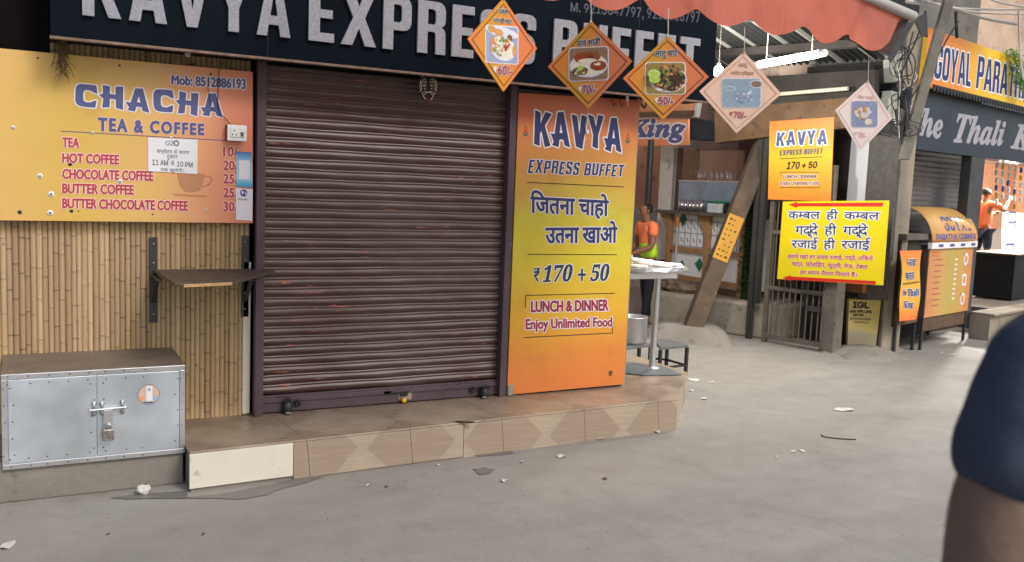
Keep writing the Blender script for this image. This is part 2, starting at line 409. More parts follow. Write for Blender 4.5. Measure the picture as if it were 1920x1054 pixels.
def M_metal(name, col, rough=.35, streak=.2):
    n = NT(name); f = n.noise(3, 6, n.coord('Object', (1.2, 1.2, 1.2))); f2 = n.noise(40, 3, n.coord('Object', (1, 1, 14)))
    n.set(col=n.mix(f, tuple(x*(1-streak) for x in col), col), metal=.9, rough=n.ramp(f, [(.3, rough*.75), (.7, rough*1.3)])); n.bump(n.noise(2.2, 2), .35, .05); return n.mat
def M_brick():
    n = NT('brick'); b = n.n('TexBrick', i0=n.coord('Object')); 
    v = n.n('CombineXYZ', i0=n.n('SeparateXYZ', i0=n.coord()).outputs[1], i1=n.n('SeparateXYZ', i0=n.coord()).outputs[2]).outputs[0]
    n.put(b.inputs[0], v); b.inputs['Scale'].default_value = 2.2; b.inputs['Color1'].default_value = (*L(150, 122, 104), 1); b.inputs['Color2'].default_value = (*L(122, 96, 82), 1); b.inputs['Mortar'].default_value = (*L(84, 74, 66), 1)
    n.set(col=n.mix(n.ramp(n.noise(5, 6), [(.4, 0.0), (.7, .6)]), b.outputs[0], L(146, 136, 124)), rough=.95); n.bump(b.outputs[1], -.6, .02); return n.mat
def M_cloth(name, a, b, sc_=5, rough=.85):
    n = NT(name); wv = n.noise(220, 2)
    n.set(col=n.mix(n.noise(sc_, 4), a, b), rough=rough, spec=.2); n.bump(n.math('ADD', n.noise(sc_, 3), n.math('MULTIPLY', wv, .12)), .5, .02); return n.mat

K = {}
K['ground'] = M_ground(); K['bamboo'] = M_bamboo(); K['shutter'] = M_shutter(); K['tile'] = M_wood_tile()
K['nearblack'] = mat('near black wall', L(17, 14, 13), .95, var=.5, scale=3, bump=.3, spec=.1)  # near-black base with random tone
K['conc'] = M_plaster('rough concrete', L(112, 108, 101), L(140, 135, 126)); K['concw'] = M_plaster('pale concrete', L(132, 124, 110), L(168, 158, 142))
K['concd'] = M_plaster('grimy concrete', L(84, 80, 74), L(118, 112, 102), sc_=3)
K['white_tile'] = mat('cream tile', L(212, 206, 190), .3, var=.06, scale=4, spec=.5, wear=L(150, 140, 124), wearlo=.66)
K['alu'] = M_metal('galvanised sheet', (.78, .86, .93), .36); K['alud'] = M_metal('aluminium trim', (.72, .74, .76), .32)
K['steel'] = M_metal('steel', (.55, .55, .54), .25); K['steelw'] = M_metal('brushed steel', (.66, .67, .68), .35)
K['rail'] = mat('mauve rail paint', L(84, 70, 76), .5, var=.2, scale=4, bump=.15, wear=L(120, 108, 110), wearlo=.64)
K['black'] = mat('black iron', L(38, 37, 38), .5, var=.35, scale=12, bump=.2); K['iron'] = mat('bracket iron', L(56, 55, 54), .45, var=.25, scale=14, wear=L(96, 88, 80), wearlo=.66)
K['board'] = mat('worn shelf wood', L(88, 78, 66), .6, var=.3, scale=9, bump=.3, wear=L(60, 50, 42)); K['edge'] = mat('raw ply edge', L(188, 154, 110), .7, var=.2, scale=30)
K['wood'] = mat('timber', L(160, 122, 84), .7, var=.22, scale=7, bump=.2); K['woodd'] = mat('dark timber', L(92, 72, 54), .75, var=.3, scale=7, bump=.3)
K['white'] = mat('white print', L(232, 230, 228), .5, var=.04); K['litter'] = mat('dirty paper', L(196, 194, 188), .8, var=.15, scale=30); K['paper'] = mat('paper', L(226, 226, 230), .8, var=.04)
K['navy'] = mat('navy print', L(44, 52, 104), .45, var=.12); K['slate'] = mat('faded blue print', L(84, 88, 134), .45, var=.1); K['maroon'] = mat('maroon print', L(150, 40, 72), .45, var=.1)
K['rosy'] = mat('faded red print', L(176, 62, 78), .45, var=.1); K['pinkhalo'] = mat('pale pink print', L(244, 208, 190), .5, var=.05); K['ink'] = mat('black print', L(30, 26, 30), .5, var=.1)
K['red'] = mat('red print', L(206, 44, 30), .5, var=.08); K['teal'] = mat('teal ink', L(40, 58, 74), .45, var=.1)
K['green'] = mat('green paint', L(30, 110, 80), .6, var=.2)
K['fascia'] = mat('blue black fascia', L(9, 19, 29), .45, var=.35, scale=2.5, spec=.06); K['fasciae'] = mat('rusty edge strip', L(126, 104, 90), .7, var=.4, scale=20)
K['sil'] = mat('glitter letter', L(172, 174, 180), .3, var=.22, scale=70, bump=.8, spec=.8, wear=L(225, 225, 228), wearlo=.66); K['dimt'] = mat('dull grey letter', L(74, 78, 86), .5)
K['orange'] = None
K['leaf'] = mat('leaf', L(96, 138, 48), .6, var=.4, scale=20); K['straw'] = mat('dry straw', L(104, 86, 54), .9, var=.5, scale=30)
K['wire'] = mat('black cable', L(30, 28, 28), .6); K['wireg'] = mat('grey cable', L(176, 172, 164), .6, var=.15); K['string'] = mat('string', L(196, 186, 172), .9)
K['skin'] = M_cloth('skin', L(124, 84, 64), L(142, 98, 76), 6, .5); K['skind'] = M_cloth('tanned skin', L(112, 92, 80), L(126, 106, 92), 8, .55); K['hair'] = mat('hair', L(26, 22, 22), .6, var=.3, scale=60, bump=.6)
K['glass'] = NT('counter glass').set(col=(.9, .95, .95), rough=.06, trans=1.0).mat
K['tarp'] = None

# ================================================================== SETTING
mb = MB(); N = 60; ext = 60
mb.add([(-ext, -ext, 0), (ext, -ext, 0), (ext, ext, 0), (-ext, ext, 0)], [(0, 1, 2, 3)])
struct(mb.build('street', K['ground']))
# damp patches left along the step
wet = NT('damp concrete'); wet.set(col=wet.mix(wet.noise(6, 8), L(98, 96, 91), L(122, 120, 114)), rough=.45, spec=.4)
def patch(pts, name, z=.004):
    b = MB(); q = [onZ(*p, z) for p in pts]
    if (q[1]-q[0]).cross(q[2]-q[0]).z < 0: q = q[::-1]
    b.add(q, [tuple(range(len(q)))]); o = b.build(name, wet.mat); struct(o); return o
def ragged(pts, a=4, k=3):
    out = []
    for i, p in enumerate(pts):
        q = pts[(i+1) % len(pts)]
        for t in range(k): out.append((p[0]+(q[0]-p[0])*t/k+random.uniform(-a, a), p[1]+(q[1]-p[1])*t/k+random.uniform(-a*.35, a*.35)))
    return out
patch(ragged([(352, 933), (430, 924), (510, 908), (560, 895), (600, 888), (606, 895), (575, 905), (520, 918), (500, 928), (450, 936), (400, 934), (370, 934)], 3), 'damp_patch')
patch(ragged([(205, 933), (260, 926), (352, 920), (352, 934), (300, 934), (240, 936)], 2), 'damp_patch')
patch(ragged([(886, 879), (905, 877), (930, 879), (922, 888), (903, 890)], 3), 'damp_patch')
patch(ragged([(880, 851), (960, 842), (962, 850), (900, 856)], 2), 'damp_patch')

# ================================================================== SHOP ON THE LEFT
XC = 3.84                                    # right corner of the shop
t = thing('shop_wall', 'dark masonry body of the shuttered buffet shop', 'building', (1, 5.5, 0))
b = MB(); b.box(-4, 1.13, 5.47, 9, 0, 3.6); b.box(1.13, XC-.03, 5.52, 9, 0, 3.6); b.build('wall', K['nearblack'], t)
b = MB(); b.box(XC-.028, XC, 5.41, 9, .22, 3.6); b.build('side_wall', K['concw'], t)
b = MB(); b.box(1.085, 1.128, 5.425, 5.47, .23, 1.14); b.build('tile_strip', K['white_tile'], t, bev=.002)
b = MB(); b.box(1.14, XC-.04, 5.40, 5.518, 2.29, 2.44); b.build('lintel', K['nearblack'], t)

# bamboo cladding
def bamboo():
    b = MB(); x = -1.2; tone = []
    while x < 1.105:
        wd = random.uniform(.0245, .031); z0 = .2; z = z0; zs = [z0]; nodes = []
        base = random.random(); step = random.uniform(.19, .24); ph = random.uniform(0, .2)
        z = z0+ph
        ztop = 2.5 if x > .07 else 2.236
        while z < ztop:
            zs += [z-.017, z-.007, z-.003, z+.003, z+.006, z+.017]; nodes.append(z); z += step*random.uniform(.85, 1.15)
        zs.append(ztop); zs = sorted(q for q in zs if z0 <= q <= ztop)
        n = 7; vs = []; o = len(b.v); sh = random.random(); jx = random.uniform(-.001, .001)
        cx = x+wd/2
        for q in zs:
            dn = min([abs(q-k) for k in nodes] or [9])
            rr = 1+(.10 if dn < .004 else 0)
            for j in range(n):
                a = math.pi*j/(n-1)
                vs.append((cx-math.cos(a)*wd/2*min(1, rr)+jx, 5.452-math.sin(a)*wd*.42*rr, q))
                tone.append((base*.8+.1*math.sin(a), (.78 if dn < .006 else (.42 if dn < .018 else 0))*(.45+.55*sh)))
        b.add(vs, [(i*n+j, i*n+j+1, (i+1)*n+j+1, (i+1)*n+j) for i in range(len(zs)-1) for j in range(n-1)], sm=True)
        x += wd
    for i, (p, q) in enumerate(tone): b.col[i] = (p, q, 0)
    for zz in (1.03, .58):                     # overlap seams and binding line
        pass
    return b.build('bamboo_cladding', K['bamboo'])
tag(bamboo(), 'split bamboo cladding covering the wall behind the grey metal cabinet', 'cladding')

# black fascia with raised letters
FP = pl((0, 5.16, 0), (0, -1, 0))
x0 = on(FP, 95, 69).x; x1 = on(FP, 1340, 120).x
t = thing('shop_fascia', 'long blue-black shop fascia with big silver KAVYA EXPRESS BUFFET letters', 'shop sign', (2.2, 5.3, 2.3))
b = MB(); b.box(x0, x1, 5.16, 5.46, 2.302, 3.05); b.build('panel', K['fascia'], t)
b = MB(); b.box(x0-.004, x1+.004, 5.157, 5.2, 2.288, 2.3005); b.build('edge_strip', K['fasciae'], t)
for xx in (1.15, 2.62, 3.62): b = MB(); b.box(xx, xx+.003, 5.1585, 5.162, 2.303, 3.05); b.build('seam', K['black'], t)
fp = Pan((x0, 5.16, 3.05), (x1, 5.16, 3.05), (x1, 5.16, 2.3), (x0, 5.16, 2.3))
def letters_between(s, xa, xb, zlo, zhi):
    ls = block(s, .13, ext=.5); allx = [v[0] for l, _ in ls for v in l]; ax, bx = min(allx), max(allx)
    for vs, fs in ls:
        q = MB(); q.add([(xa+(v[0]-ax)/(bx-ax)*(xb-xa), 5.148-v[2]*.018, zlo+v[1]*(zhi-zlo)) for v in vs], [f[::-1] for f in fs])
        q.build('letter', K['sil'], t)
lz = lambda x, y: on(FP, x, y).z
print('fascia letter z', lz(165, 27), lz(500, 75), lz(870, 108), lz(700, 95), lz(980, 20), lz(1060, 35), 'x', on(FP, 158, 20).x, on(FP, 540, 60).x, on(FP, 577, 60).x, on(FP, 1000, 60).x, on(FP, 1038, 60).x, on(FP, 1308, 80).x)
letters_between('KAVYA', on(FP, 154, 20).x, on(FP, 543, 60).x, 2.415, 2.72)
letters_between('EXPRESS', on(FP, 577, 60).x, on(FP, 1002, 60).x, 2.415, 2.72)
letters_between('BUFFET', on(FP, 1036, 60).x, on(FP, 1310, 80).x, 2.415, 2.72)
label(t, fp, 'M. 9213647797, 9213618797', ((1070, 5), (1312, 22), (1312, 47), (1070, 25)), K['dimt'], INT, .002, name='phone_number')

# left menu board
MP = fpan(FAC, (-60, 85), (474, 135), (474, 418.5), (-60, 412.4))
chacha = M_print('amber print', [(0.0, L(220, 176, 108)), (.35, L(212, 176, 84)), (.6, L(220, 178, 104)), (.80, L(226, 160, 116)), (1.0, L(218, 130, 102))], 0, warp=.25, noise_sc=1.6)
t = thing('menu_board', 'amber CHACHA TEA & COFFEE price board screwed above the bamboo', 'sign', (.5, 5.38, 1.8))
MP.board(.018).build('panel', chacha, t)
ch = merge(block('chacha', .13, 1.05, .02, .015))
label(t, MP, '', ((141, 155), (418, 176), (418, 222), (141, 202)), K['slate'], vf=ch, halo=K['white'], hr=.006, name='title')
label(t, MP, 'TEA & COFFEE', ((185, 221), (382, 233), (382, 253), (185, 245)), K['slate'], None, .0042, halo=K['pinkhalo'], hr=.0028, space=1.25)
label(t, MP, 'Mob: 8512886193', ((322, 141), (460, 149), (460, 167), (322, 158)), K['slate'], None, .0028, halo=K['white'], hr=.004)
b = MB(); line(MP, b, [(115, 246), (425, 263.8)], .004); b.build('rule', K['slate'], t)
for s, xr, ya, yb, h in (('TEA', 148, 266.5, 268, 17), ('HOT COFFEE', 223, 296, 299.5, 17), ('CHOCOLATE COFFEE', 287, 326, 330, 17.5), ('BUTTER COFFEE', 250.5, 353, 356, 17.5), ('BUTTER CHOCOLATE COFFEE', 352, 381, 386, 17.5)):
    label(t, MP, s, band(117.5, ya, xr, yb, h), K['rosy'], None, .0024, halo=K['pinkhalo'], hr=.0038, name='menu_item')
for s, y in (('10/-', 284), ('20/-', 310), ('25/-', 335), ('25/-', 361), ('30/-', 387)):
    label(t, MP, s, band(419, y, 452, y+1, 17.5), K['rosy'], None, .0024, halo=K['pinkhalo'], hr=.0038, name='price')
cupm = mat('brown ghost print', L(186, 132, 92), .5, var=.05)
b = MB(); q = [(332, 322), (384, 326), (382, 340), (374, 358), (362, 361), (347, 360), (338, 350), (333, 336)]
b.add([MP.px(*p, .0008) for p in q], [tuple(range(8))]); b.add([MP.px(*p, .0008) for p in ((323, 363), (390, 367), (385, 370), (328, 367))], [(0, 1, 2, 3)])
line(MP, b, [(384, 331), (394, 331), (397, 338), (391, 346), (379, 351)], .006, lift=.0008); b.build('cup_print', cupm, t)
for i, (x, y, r) in enumerate(((25, 239, 3), (75, 330, 4.2), (96, 364, 5), (94, 399, 5), (225, 340, 4), (174, 249, 2.6), (321, 258, 2.6), (387, 394, 2.4))):
    sm = MB(); p = MP.px(x, y); rr = r*.0031
    sm.lathe(p+MP.n*.001, [(rr, 0), (rr*.9, .003), (0.0005, .004)], 12, MP.n)
    spot(MP, sm, p, rr*.35, rr*.35, 1, .0066, 8); sm.build('screw_cap', [K['white'], K['black']], t)
for x, y, r in ((71, 109, 2), (224, 123, 2), (395, 139, 2.4), (131, 308, 3.5), (37, 398, 3.5), (134, 396, 3), (147, 396, 1.2), (286, 402, 1.6)):
    b2 = MB(); spot(MP, b2, MP.px(x, y), r*.003, r*.003, 0, .0012, 9, .2); b2.build('nail_hole', K['black'], t)
# paper notice and the payment cards
t = thing('paper_notice', 'white paper notice about opening hours taped on the menu board', 'notice', on(FAC, 325, 290))
NPn = fpan(FAC, (277.5, 258), (370.5, 262), (370, 326.5), (278, 321), .004); NPn.board(.002).build('sheet', K['paper'], t)
gry = mat('grey print', L(132, 136, 142), .6); dk = mat('dark grey print', L(84, 90, 98), .6)
label(t, NPn, 'G2', ((310, 263.5), (325, 264), (325, 273), (310, 272.5)), gry, None, .0006, name='heading', lift=.0006)
b = MB()
for k in range(14):
    a = 2*math.pi*k/14; spot(NPn, b, NPn.px(330.5, 268.5)+NPn.ex*math.cos(a)*.012+NPn.ey*math.sin(a)*.013, .004, .004, k % 2, .0008, 8)
b.build('emblem', [gry, K['teal']], t)
label(t, NPn, 'सम्मेलन के कारण', ((294, 278), (355, 281), (355, 292), (294, 289)), gry, DEV, .0005, lift=.0006)
label(t, NPn, 'दुकान', ((313, 290), (333, 291), (333, 301), (313, 300)), gry, DEV, .0005, lift=.0006)
label(t, NPn, '11 AM', ((286, 299), (315, 301), (315, 310.5), (286, 309)), dk, INT, .0006, lift=.0006); label(t, NPn, 'से', ((320, 300), (327, 300.5), (327, 311), (320, 310.5)), gry, DEV, .0005, lift=.0006); label(t, NPn, '10 PM', ((332, 302.5), (361, 304.5), (361, 314), (332, 312)), dk, INT, .0006, lift=.0006)
label(t, NPn, 'तक खुलेगी।', ((301, 313), (345, 315.5), (345, 326), (301, 323)), gry, DEV, .0005, lift=.0006)
aqua = M_print('blue card print', [(0.0, L(40, 150, 196)), (.25, L(160, 214, 226)), (.7, L(148, 200, 220)), (1.0, L(60, 108, 168))], 1, warp=.1)
t = thing('payment_card', 'blue payment card stuck at the right edge of the menu board', 'card', on(FAC, 459, 318))
q = fpan(FAC, (443, 284), (472, 286), (473.5, 352), (443, 350), .004); q.board(.002).build('card', aqua, t)
q2 = fpan(FAC, (448, 300), (468, 301), (468, 337), (448, 336), .0048); q2.board(.0006).build('pale_field', K['paper'], t)
t = thing('payment_card', 'white payment card with violet badge under the blue card', 'card', on(FAC, 458, 384))
q = fpan(FAC, (442, 353), (474, 355), (473, 414), (442.5, 412), .004); q.board(.002).build('card', K['paper'], t)
b = MB(); spot(q, b, q.px(457, 362), .021, .021, 0, .0008, 20); spot(q, b, q.px(455, 361), .006, .009, 1, .0012, 12); spot(q, b, q.px(461, 363), .004, .008, 1, .0012, 12)
b.build('badge', [mat('violet print', L(92, 76, 150), .5), K['white']], t)
label(t, q, 'PhonePe', ((447, 371.5), (464, 372.5), (464, 376), (447, 375)), gry, INT, .0004, lift=.0008)
# socket box with its flex
t = thing('socket_box', 'white switch and socket box on the menu board edge', 'socket', on(FAC, 440, 250))
p = on(FAC, 440, 250); b = MB(); b.cbox(p+V((-.004, -.022, 0)), (.098, 0, 0), (0, .044, 0), (0, 0, .088)); b.build('back_box', mat('brown pvc', L(120, 62, 48), .5), t, bev=.002)
b = MB(); b.cbox(p+V((.004, -.048, 0)), (.108, 0, 0), (0, .010, 0), (0, 0, .09)); b.build('face_plate', K['white'], t, bev=.004)
b = MB(); b.cbox(p+V((.006, -.055, .002)), (.078, 0, 0), (0, .006, 0), (0, 0, .052)); b.build('module', mat('ivory module', L(222, 220, 212), .4), t, bev=.002)
b = MB()
for dx, dz in ((-.012, .012), (-.022, -.01), (-.002, -.01)): b.cbox(p+V((dx, -.0585, dz)), (.005, 0, 0), (0, .002, 0), (0, 0, .009))
b.build('socket_hole', K['black'], t)
b = MB(); b.cbox(p+V((.030, -.060, -.006)), (.016, 0, 0), (0, .006, 0), (0, 0, .024)); b.build('switch', dk, t, bev=.002)
b = MB(); b.tube([on(FAC, x, y, o) for x, y, o in ((412, 98, .1), (411, 130, .03), (409, 170, .014), (408, 195, .012), (412, 212, .012), (424, 224, .014), (434, 236, .03), (436, 242, .04))], .0022, 6)
b.tube([on(FAC, x, y, .012) for x, y in ((391, 146, ), (390, 165), (393, 185), (400, 205), (406, 212))], .0014, 5)
tag(b.build('flex_cable', K['wire']), 'dark flex hanging from the fascia to the socket box', 'cable')
# dry tuft hanging over the board
b = MB()
for i in range(90):
    x = 118+random.gauss(0, 4); p0 = on(FAC, x-2, 72+random.uniform(-6, 12), .05+random.uniform(0, .03)); ln = random.uniform(.05, .17)
    sp = random.gauss(0, .008); p1 = p0+V((sp*.3, random.uniform(-.01, .01), -ln*.6)); p2 = p0+V((sp*1.6, random.uniform(-.02, .01), -ln))
    b.tube([p0, p1, p2], .0016, 3)
for i in range(26):
    p = on(FAC, 118+random.gauss(0, 6), 128+random.gauss(0, 8), .06); a = random.uniform(0, 6.3)
    b.tube([p, p+V((math.cos(a)*.02, -.01, math.sin(a)*.02)), p+V((math.cos(a)*.035, -.005, math.sin(a)*.035-.02))], .0018, 3)
tag(b.build('straw_tuft', K['straw']), 'dry straw tuft dangling from the left end of the black fascia', 'dried plant')
b = MB(); p = on(FAC, 352, 102, .06); b.cbox(p, (.03, 0, 0), (0, .02, 0), (0, 0, .028)); b.build('x', K['string'])
o = bpy.data.objects['x']; o.name = 'light_clip'; o.modifiers.new('B', 'BEVEL').width = .006
tag(o, 'small pale clip under the fascia above the menu board', 'clip')

# ---------------- roller shutter
SX0, SX1, SZ0, SZ1 = 1.195, 2.775, .335, 2.36
t = thing('roller_shutter', 'closed dark brown roller shutter with flaking paint and side rails', 'shutter', (2, 5.4, .22))
prof = [(0, 0), (.004, -.004), (.010, -.0105), (.018, -.0135), (.027, -.013), (.034, -.0095), (.040, -.004), (.043, -.001), (.046, -.0045), (.050, -.006), (.054, -.0045), (.057, .001), (.060, .002)]
b = MB(); z = SZ0; rows = []
while z < SZ1:
    for dz, dy in prof[:-1]: rows.append((z+dz, dy))
    z += .0595
nx = 24; vs = []
for zz, dy in rows:
    for i in range(nx+1):
        xx = SX0-.02+(SX1-SX0+.04)*i/nx; vs.append((xx, 5.43+dy*.62+.004*math.sin(xx*5+zz*2.5)+.002*math.sin(xx*17+zz*40), zz+.0015*math.sin(xx*9+zz*31)))
b.add(vs, [(r*(nx+1)+i, r*(nx+1)+i+1, (r+1)*(nx+1)+i+1, (r+1)*(nx+1)+i) for r in range(len(rows)-1) for i in range(nx)], sm=True)
b.build('slat_curtain', K['shutter'], t)
b = MB(); b.box(SX0-.015, SX1+.015, 5.408, 5.432, .228, .332); b.box(SX0-.015, SX1+.015, 5.396, 5.4085, .29, .318); b.build('bottom_rail', K['rail'], t, bev=.003)
for k in range(9): b = MB(); b.lathe((SX0+.1+k*.172, 5.408, .325), [(.006, 0), (.005, .004), (.001, .005)], 8, (0, -1, 0)); b.build('rivet', K['rail'], t)
for xa, xb in ((1.142, 1.196), (2.774, 2.832)):
    b = MB(); b.box(xa, xb, 5.372, 5.418, .222, 2.40); b.box(xa, xa+.012, 5.355, 5.373, .222, 2.40); b.build('guide_rail', K['rail'], t, bev=.003)
for hx in (1.335, 1.408, 2.59, 2.655):
    b = MB(); p = V((hx, 5.404, .278)); b.tube([p+V((math.cos(a)*.015, -.012-.004*math.cos(a), math.sin(a)*.018)) for a in [k*.5236 for k in range(13)]], .006, 6); b.build('hasp_ring', K['black'], t)
b = MB(); b.cbox((1.99, 5.402, .30), (.055, 0, 0), (0, .012, 0), (0, 0, .022)); b.build('keeper', K['black'], t, bev=.002)
b = MB(); b.cbox((2.10, 5.398, .285), (.05, 0, 0), (0, .016, 0), (0, 0, .03)); b.bar((2.0, 5.396, .296), (2.14, 5.396, .296), (0, 0, .01), (0, .01, 0)); b.build('centre_latch', K['black'], t, bev=.002)
b = MB(); b.cbox((2.112, 5.406, .272), (.09, 0, 0), (0, .004, 0), (0, 0, .058)); b.build('bare_patch', K['concw'], t)
def padlock(label_, loc, s, mbody, mring, tilt, grp=None, cat='padlock', round_=False):
    t = thing('padlock', label_, cat, loc, grp); p = V(loc); R = Mx.Rotation(tilt, 3, 'Y')
    b = MB()
    if round_: b.lathe(p+V((0, 0, -.5*s)), [(.01*s, 0), (.42*s, .02*s), (.45*s, .3*s), (.5*s, .5*s), (.36*s, .9*s), (.28*s, 1.0*s), (.02*s, 1.02*s)], 14)
    else: b.cbox(p, R @ V((.9*s, 0, 0)), V((0, .4*s, 0)), R @ V((0, 0, s)))
    b.build('lock_body', mbody, t, bev=0 if round_ else .12*s)
    b = MB(); b.tube([p+R @ V((math.cos(a)*.28*s, 0, .45*s+math.sin(a)*.42*s)) for a in [math.pi*k/8 for k in range(9)]], .085*s, 8); b.build('shackle', mring, t)
    b = MB(); b.cbox(p+R @ V((0, -.2*s-.001 if not round_ else -.45*s, -.42*s)), (.5*s, 0, 0), (0, .012, 0), (0, 0, .12*s)); b.build('key_plate', K['steel'], t)
    return t
lk = mat('painted black lock', L(44, 50, 52), .4, var=.3, scale=20)
padlock('black padlock hanging at the left foot of the roller shutter', (1.342, 5.375, .262), .066, lk, K['black'], .05, round_=True)
padlock('black padlock lying over at the right foot of the roller shutter', (2.667, 5.372, .256), .062, lk, K['black'], .5, round_=True)
b = MB(); b.blob((2.098, 5.385, .243), (.016, .012, .016), 0, 10); b.blob((2.085, 5.39, .247), (.014, .01, .014), 1, 8)
tag(b.build('lock_cover', [mat('yellow plastic', L(232, 196, 30), .4), mat('brass', L(140, 84, 40), .4)]), 'small yellow plug hanging from the middle latch of the shutter', 'lock cover')

# nazar mask hanging from the fascia
t = thing('hanging_mask', 'small black and white demon-face charm hanging before the shutter top', 'charm', on(FAC, 803, 140, .1))
q = lambda x, y, o=.1: on(FAC, x, y, o)
b = MB(); p = q(803, 162, .09); 
pts = [q(788, 142, .09), q(796, 139, .09), q(810, 140, .09), q(819, 146, .09), q(820, 163, .09), q(815, 180, .09), q(805, 188, .09), q(796, 188, .09), q(790, 176, .09), q(786, 158, .09)]
b.prism(pts, (0, .018, 0)); b.build('mask_plate', K['black'], t, bev=.004)
wh = mat('bone paint', L(206, 200, 184), .6, var=.2, scale=60); b = MB()
for side in (-1, 1):
    X = lambda d: 803+side*d
    for path in ([(14, 150), (16, 160), (14, 172), (12, 168), (13, 152)], [(4, 150), (8, 148), (11, 151)], [(3, 155), (7, 152.5), (11, 155)], [(4, 160), (7, 157), (10, 160), (7, 163), (4, 160)], [(12, 174), (9, 181), (5, 187)], [(3, 142), (7, 140), (12, 144)], [(2, 172), (7, 171), (11, 175)], [(4, 167), (8, 166)]):
        b.tube([q(X(x), y, .096) for x, y in path], .0030, 6)
b.tube([q(796, 178, .096), q(799, 173, .1), q(807, 173, .1), q(811, 178, .096)], .004, 6); b.build('face_lines', wh, t)
b = MB(); b.tube([q(799, 184, .096), q(802, 191, .1), q(809, 189, .096)], [.007, .009, .005], 7); b.build('tongue', mat('dull red', L(92, 34, 32), .5), t)
b = MB(); b.tube([q(806, 140, .1), q(806, 112, .12)], .0018, 5); b.build('string', K['string'], t)

# ---------------- KAVYA panel
kav = M_print('orange yellow print', [(0.0, L(212, 122, 62)), (.12, L(214, 134, 58)), (.27, L(222, 172, 48)), (.43, L(214, 194, 50)), (.60, L(198, 192, 60)), (.72, L(200, 156, 66)), (.88, L(208, 128, 74)), (1.0, L(196, 98, 70))], 1, warp=.10)
KP = fpan(FAC, (973.2, 174), (1198.8, 188), (1169.5, 720.5), (951, 740.5), .012)
t = thing('tall_sign', 'tall orange and yellow KAVYA EXPRESS BUFFET panel right of the shutter', 'sign', (3.3, 5.38, .22))
KP.board(.03).build('panel', kav, t)
b = MB(); b.box(2.836, XC-.03, 5.405, 5.518, .222, 2.42); b.build('backing', K['concd'], t)
kv = merge(block('kavya', .07, .98, .03, .02))
label(t, KP, '', ((1001, 205), (1165, 219), (1165, 287), (1001, 276)), K['navy'], vf=kv, halo=K['white'], hr=.010, name='title')
label(t, KP, '', ((993, 298), (1171, 309), (1167, 332), (989, 325)), K['navy'], vf=merge(block('EXPRESS BUFFET', .13, .95, .02, .02)), halo=K['white'], hr=.0045)
for q in ([(988, 342), (1169, 350.5)], [(990, 477), (1156, 477.6)], [(985, 577), (986, 554), (1152, 550)], [(983, 633), (1148, 624.5), (1149, 603)]):
    b = MB(); line(KP, b, q, .0055); b.build('rule', K['ink'], t)
label(t, KP, 'िजतना चाहो', ((995, 357), (1141, 365), (1140, 411), (995, 405)), K['navy'], DEV, .0045, halo=K['white'], hr=.006, res=4)
label(t, KP, 'उतना खाओ', ((1023, 416), (1157, 415), (1156, 455), (1023, 456)), K['navy'], DEV, .0045, halo=K['white'], hr=.006, res=4)
label(t, KP, '₹', ((1001, 503), (1012, 502.5), (1012, 527), (1001, 527.5)), K['teal'], INT, .002, halo=K['white'], hr=.005)
label(t, KP, '𝟏𝟕𝟎', ((1018, 498), (1073, 496), (1073, 527), (1018, 529)), K['teal'], MTH, .0025, halo=K['white'], hr=.006, shear=.25)
label(t, KP, '+', ((1084, 504), (1098, 504), (1098, 526), (1084, 526)), K['teal'], MTH, .003, halo=K['white'], hr=.005)
label(t, KP, '𝟓𝟎', ((1107, 496), (1142, 495), (1142, 526), (1107, 527)), K['teal'], MTH, .0025, halo=K['white'], hr=.006, shear=.25)
label(t, KP, 'LUNCH & DINNER', ((996, 565), (1140, 562), (1140, 582), (996, 585)), K['maroon'], None, .0042, halo=K['white'], hr=.006)
label(t, KP, 'Enjoy Unlimited Food', ((986, 599), (1147, 595), (1147, 617), (986, 623)), K['maroon'], None, .0036, halo=K['white'], hr=.006)
gold = mat('gold print', L(206, 150, 60), .5); flame = mat('flame print', L(196, 30, 24), .5); leafp = mat('green blue print', L(44, 96, 96), .5)
for cx, cy in ((985.5, 243), (1177, 257)):
    b = MB(); p = KP.px(cx, cy)
    for a in range(9): 
        an = math.pi*(.0+a/8*1.0); spot(KP, b, p+KP.ex*math.cos(an)*.03+KP.ey*(math.sin(an)*.05-.012), .005, .005, 0, .0008, 7)
    b.add([p+KP.ex*x*.001+KP.ey*y*.001+KP.n*.0012 for x, y in ((-11, -8), (-3, -20), (3, -20), (11, -8), (8, 8), (0, 34), (-7, 10))], [(0, 1, 2, 3, 4, 5, 6)], 1)
    b.add([p+KP.ex*x*.001+KP.ey*y*.001+KP.n*.0016 for x, y in ((-4, -6), (4, -6), (3, 8), (0, 20), (-3, 8))], [(0, 1, 2, 3, 4)], 0)
    for k in (-2, -1, 0, 1, 2): spot(KP, b, p+KP.ex*k*.013-KP.ey*(.026-abs(k)*.003), .009, .005, 2 if k % 2 else 0, .0015, 8)
    spot(KP, b, p-KP.ey*.036, .016, .008, 2, .0013, 8); b.build('lamp_emblem', [gold, flame, leafp], t)
b = MB(); b.add([KP.px(*p, .001) for p in ((1141, 696), (1147, 694), (1149, 699), (1145, 706), (1141, 704))], [tuple(range(5))]); b.build('torn_spot', K['woodd'], t)
b = MB(); b.box(2.838, 2.885, 5.355, 5.40, .222, .30); b.build('broken_corner', K['concw'], t, bev=.01)
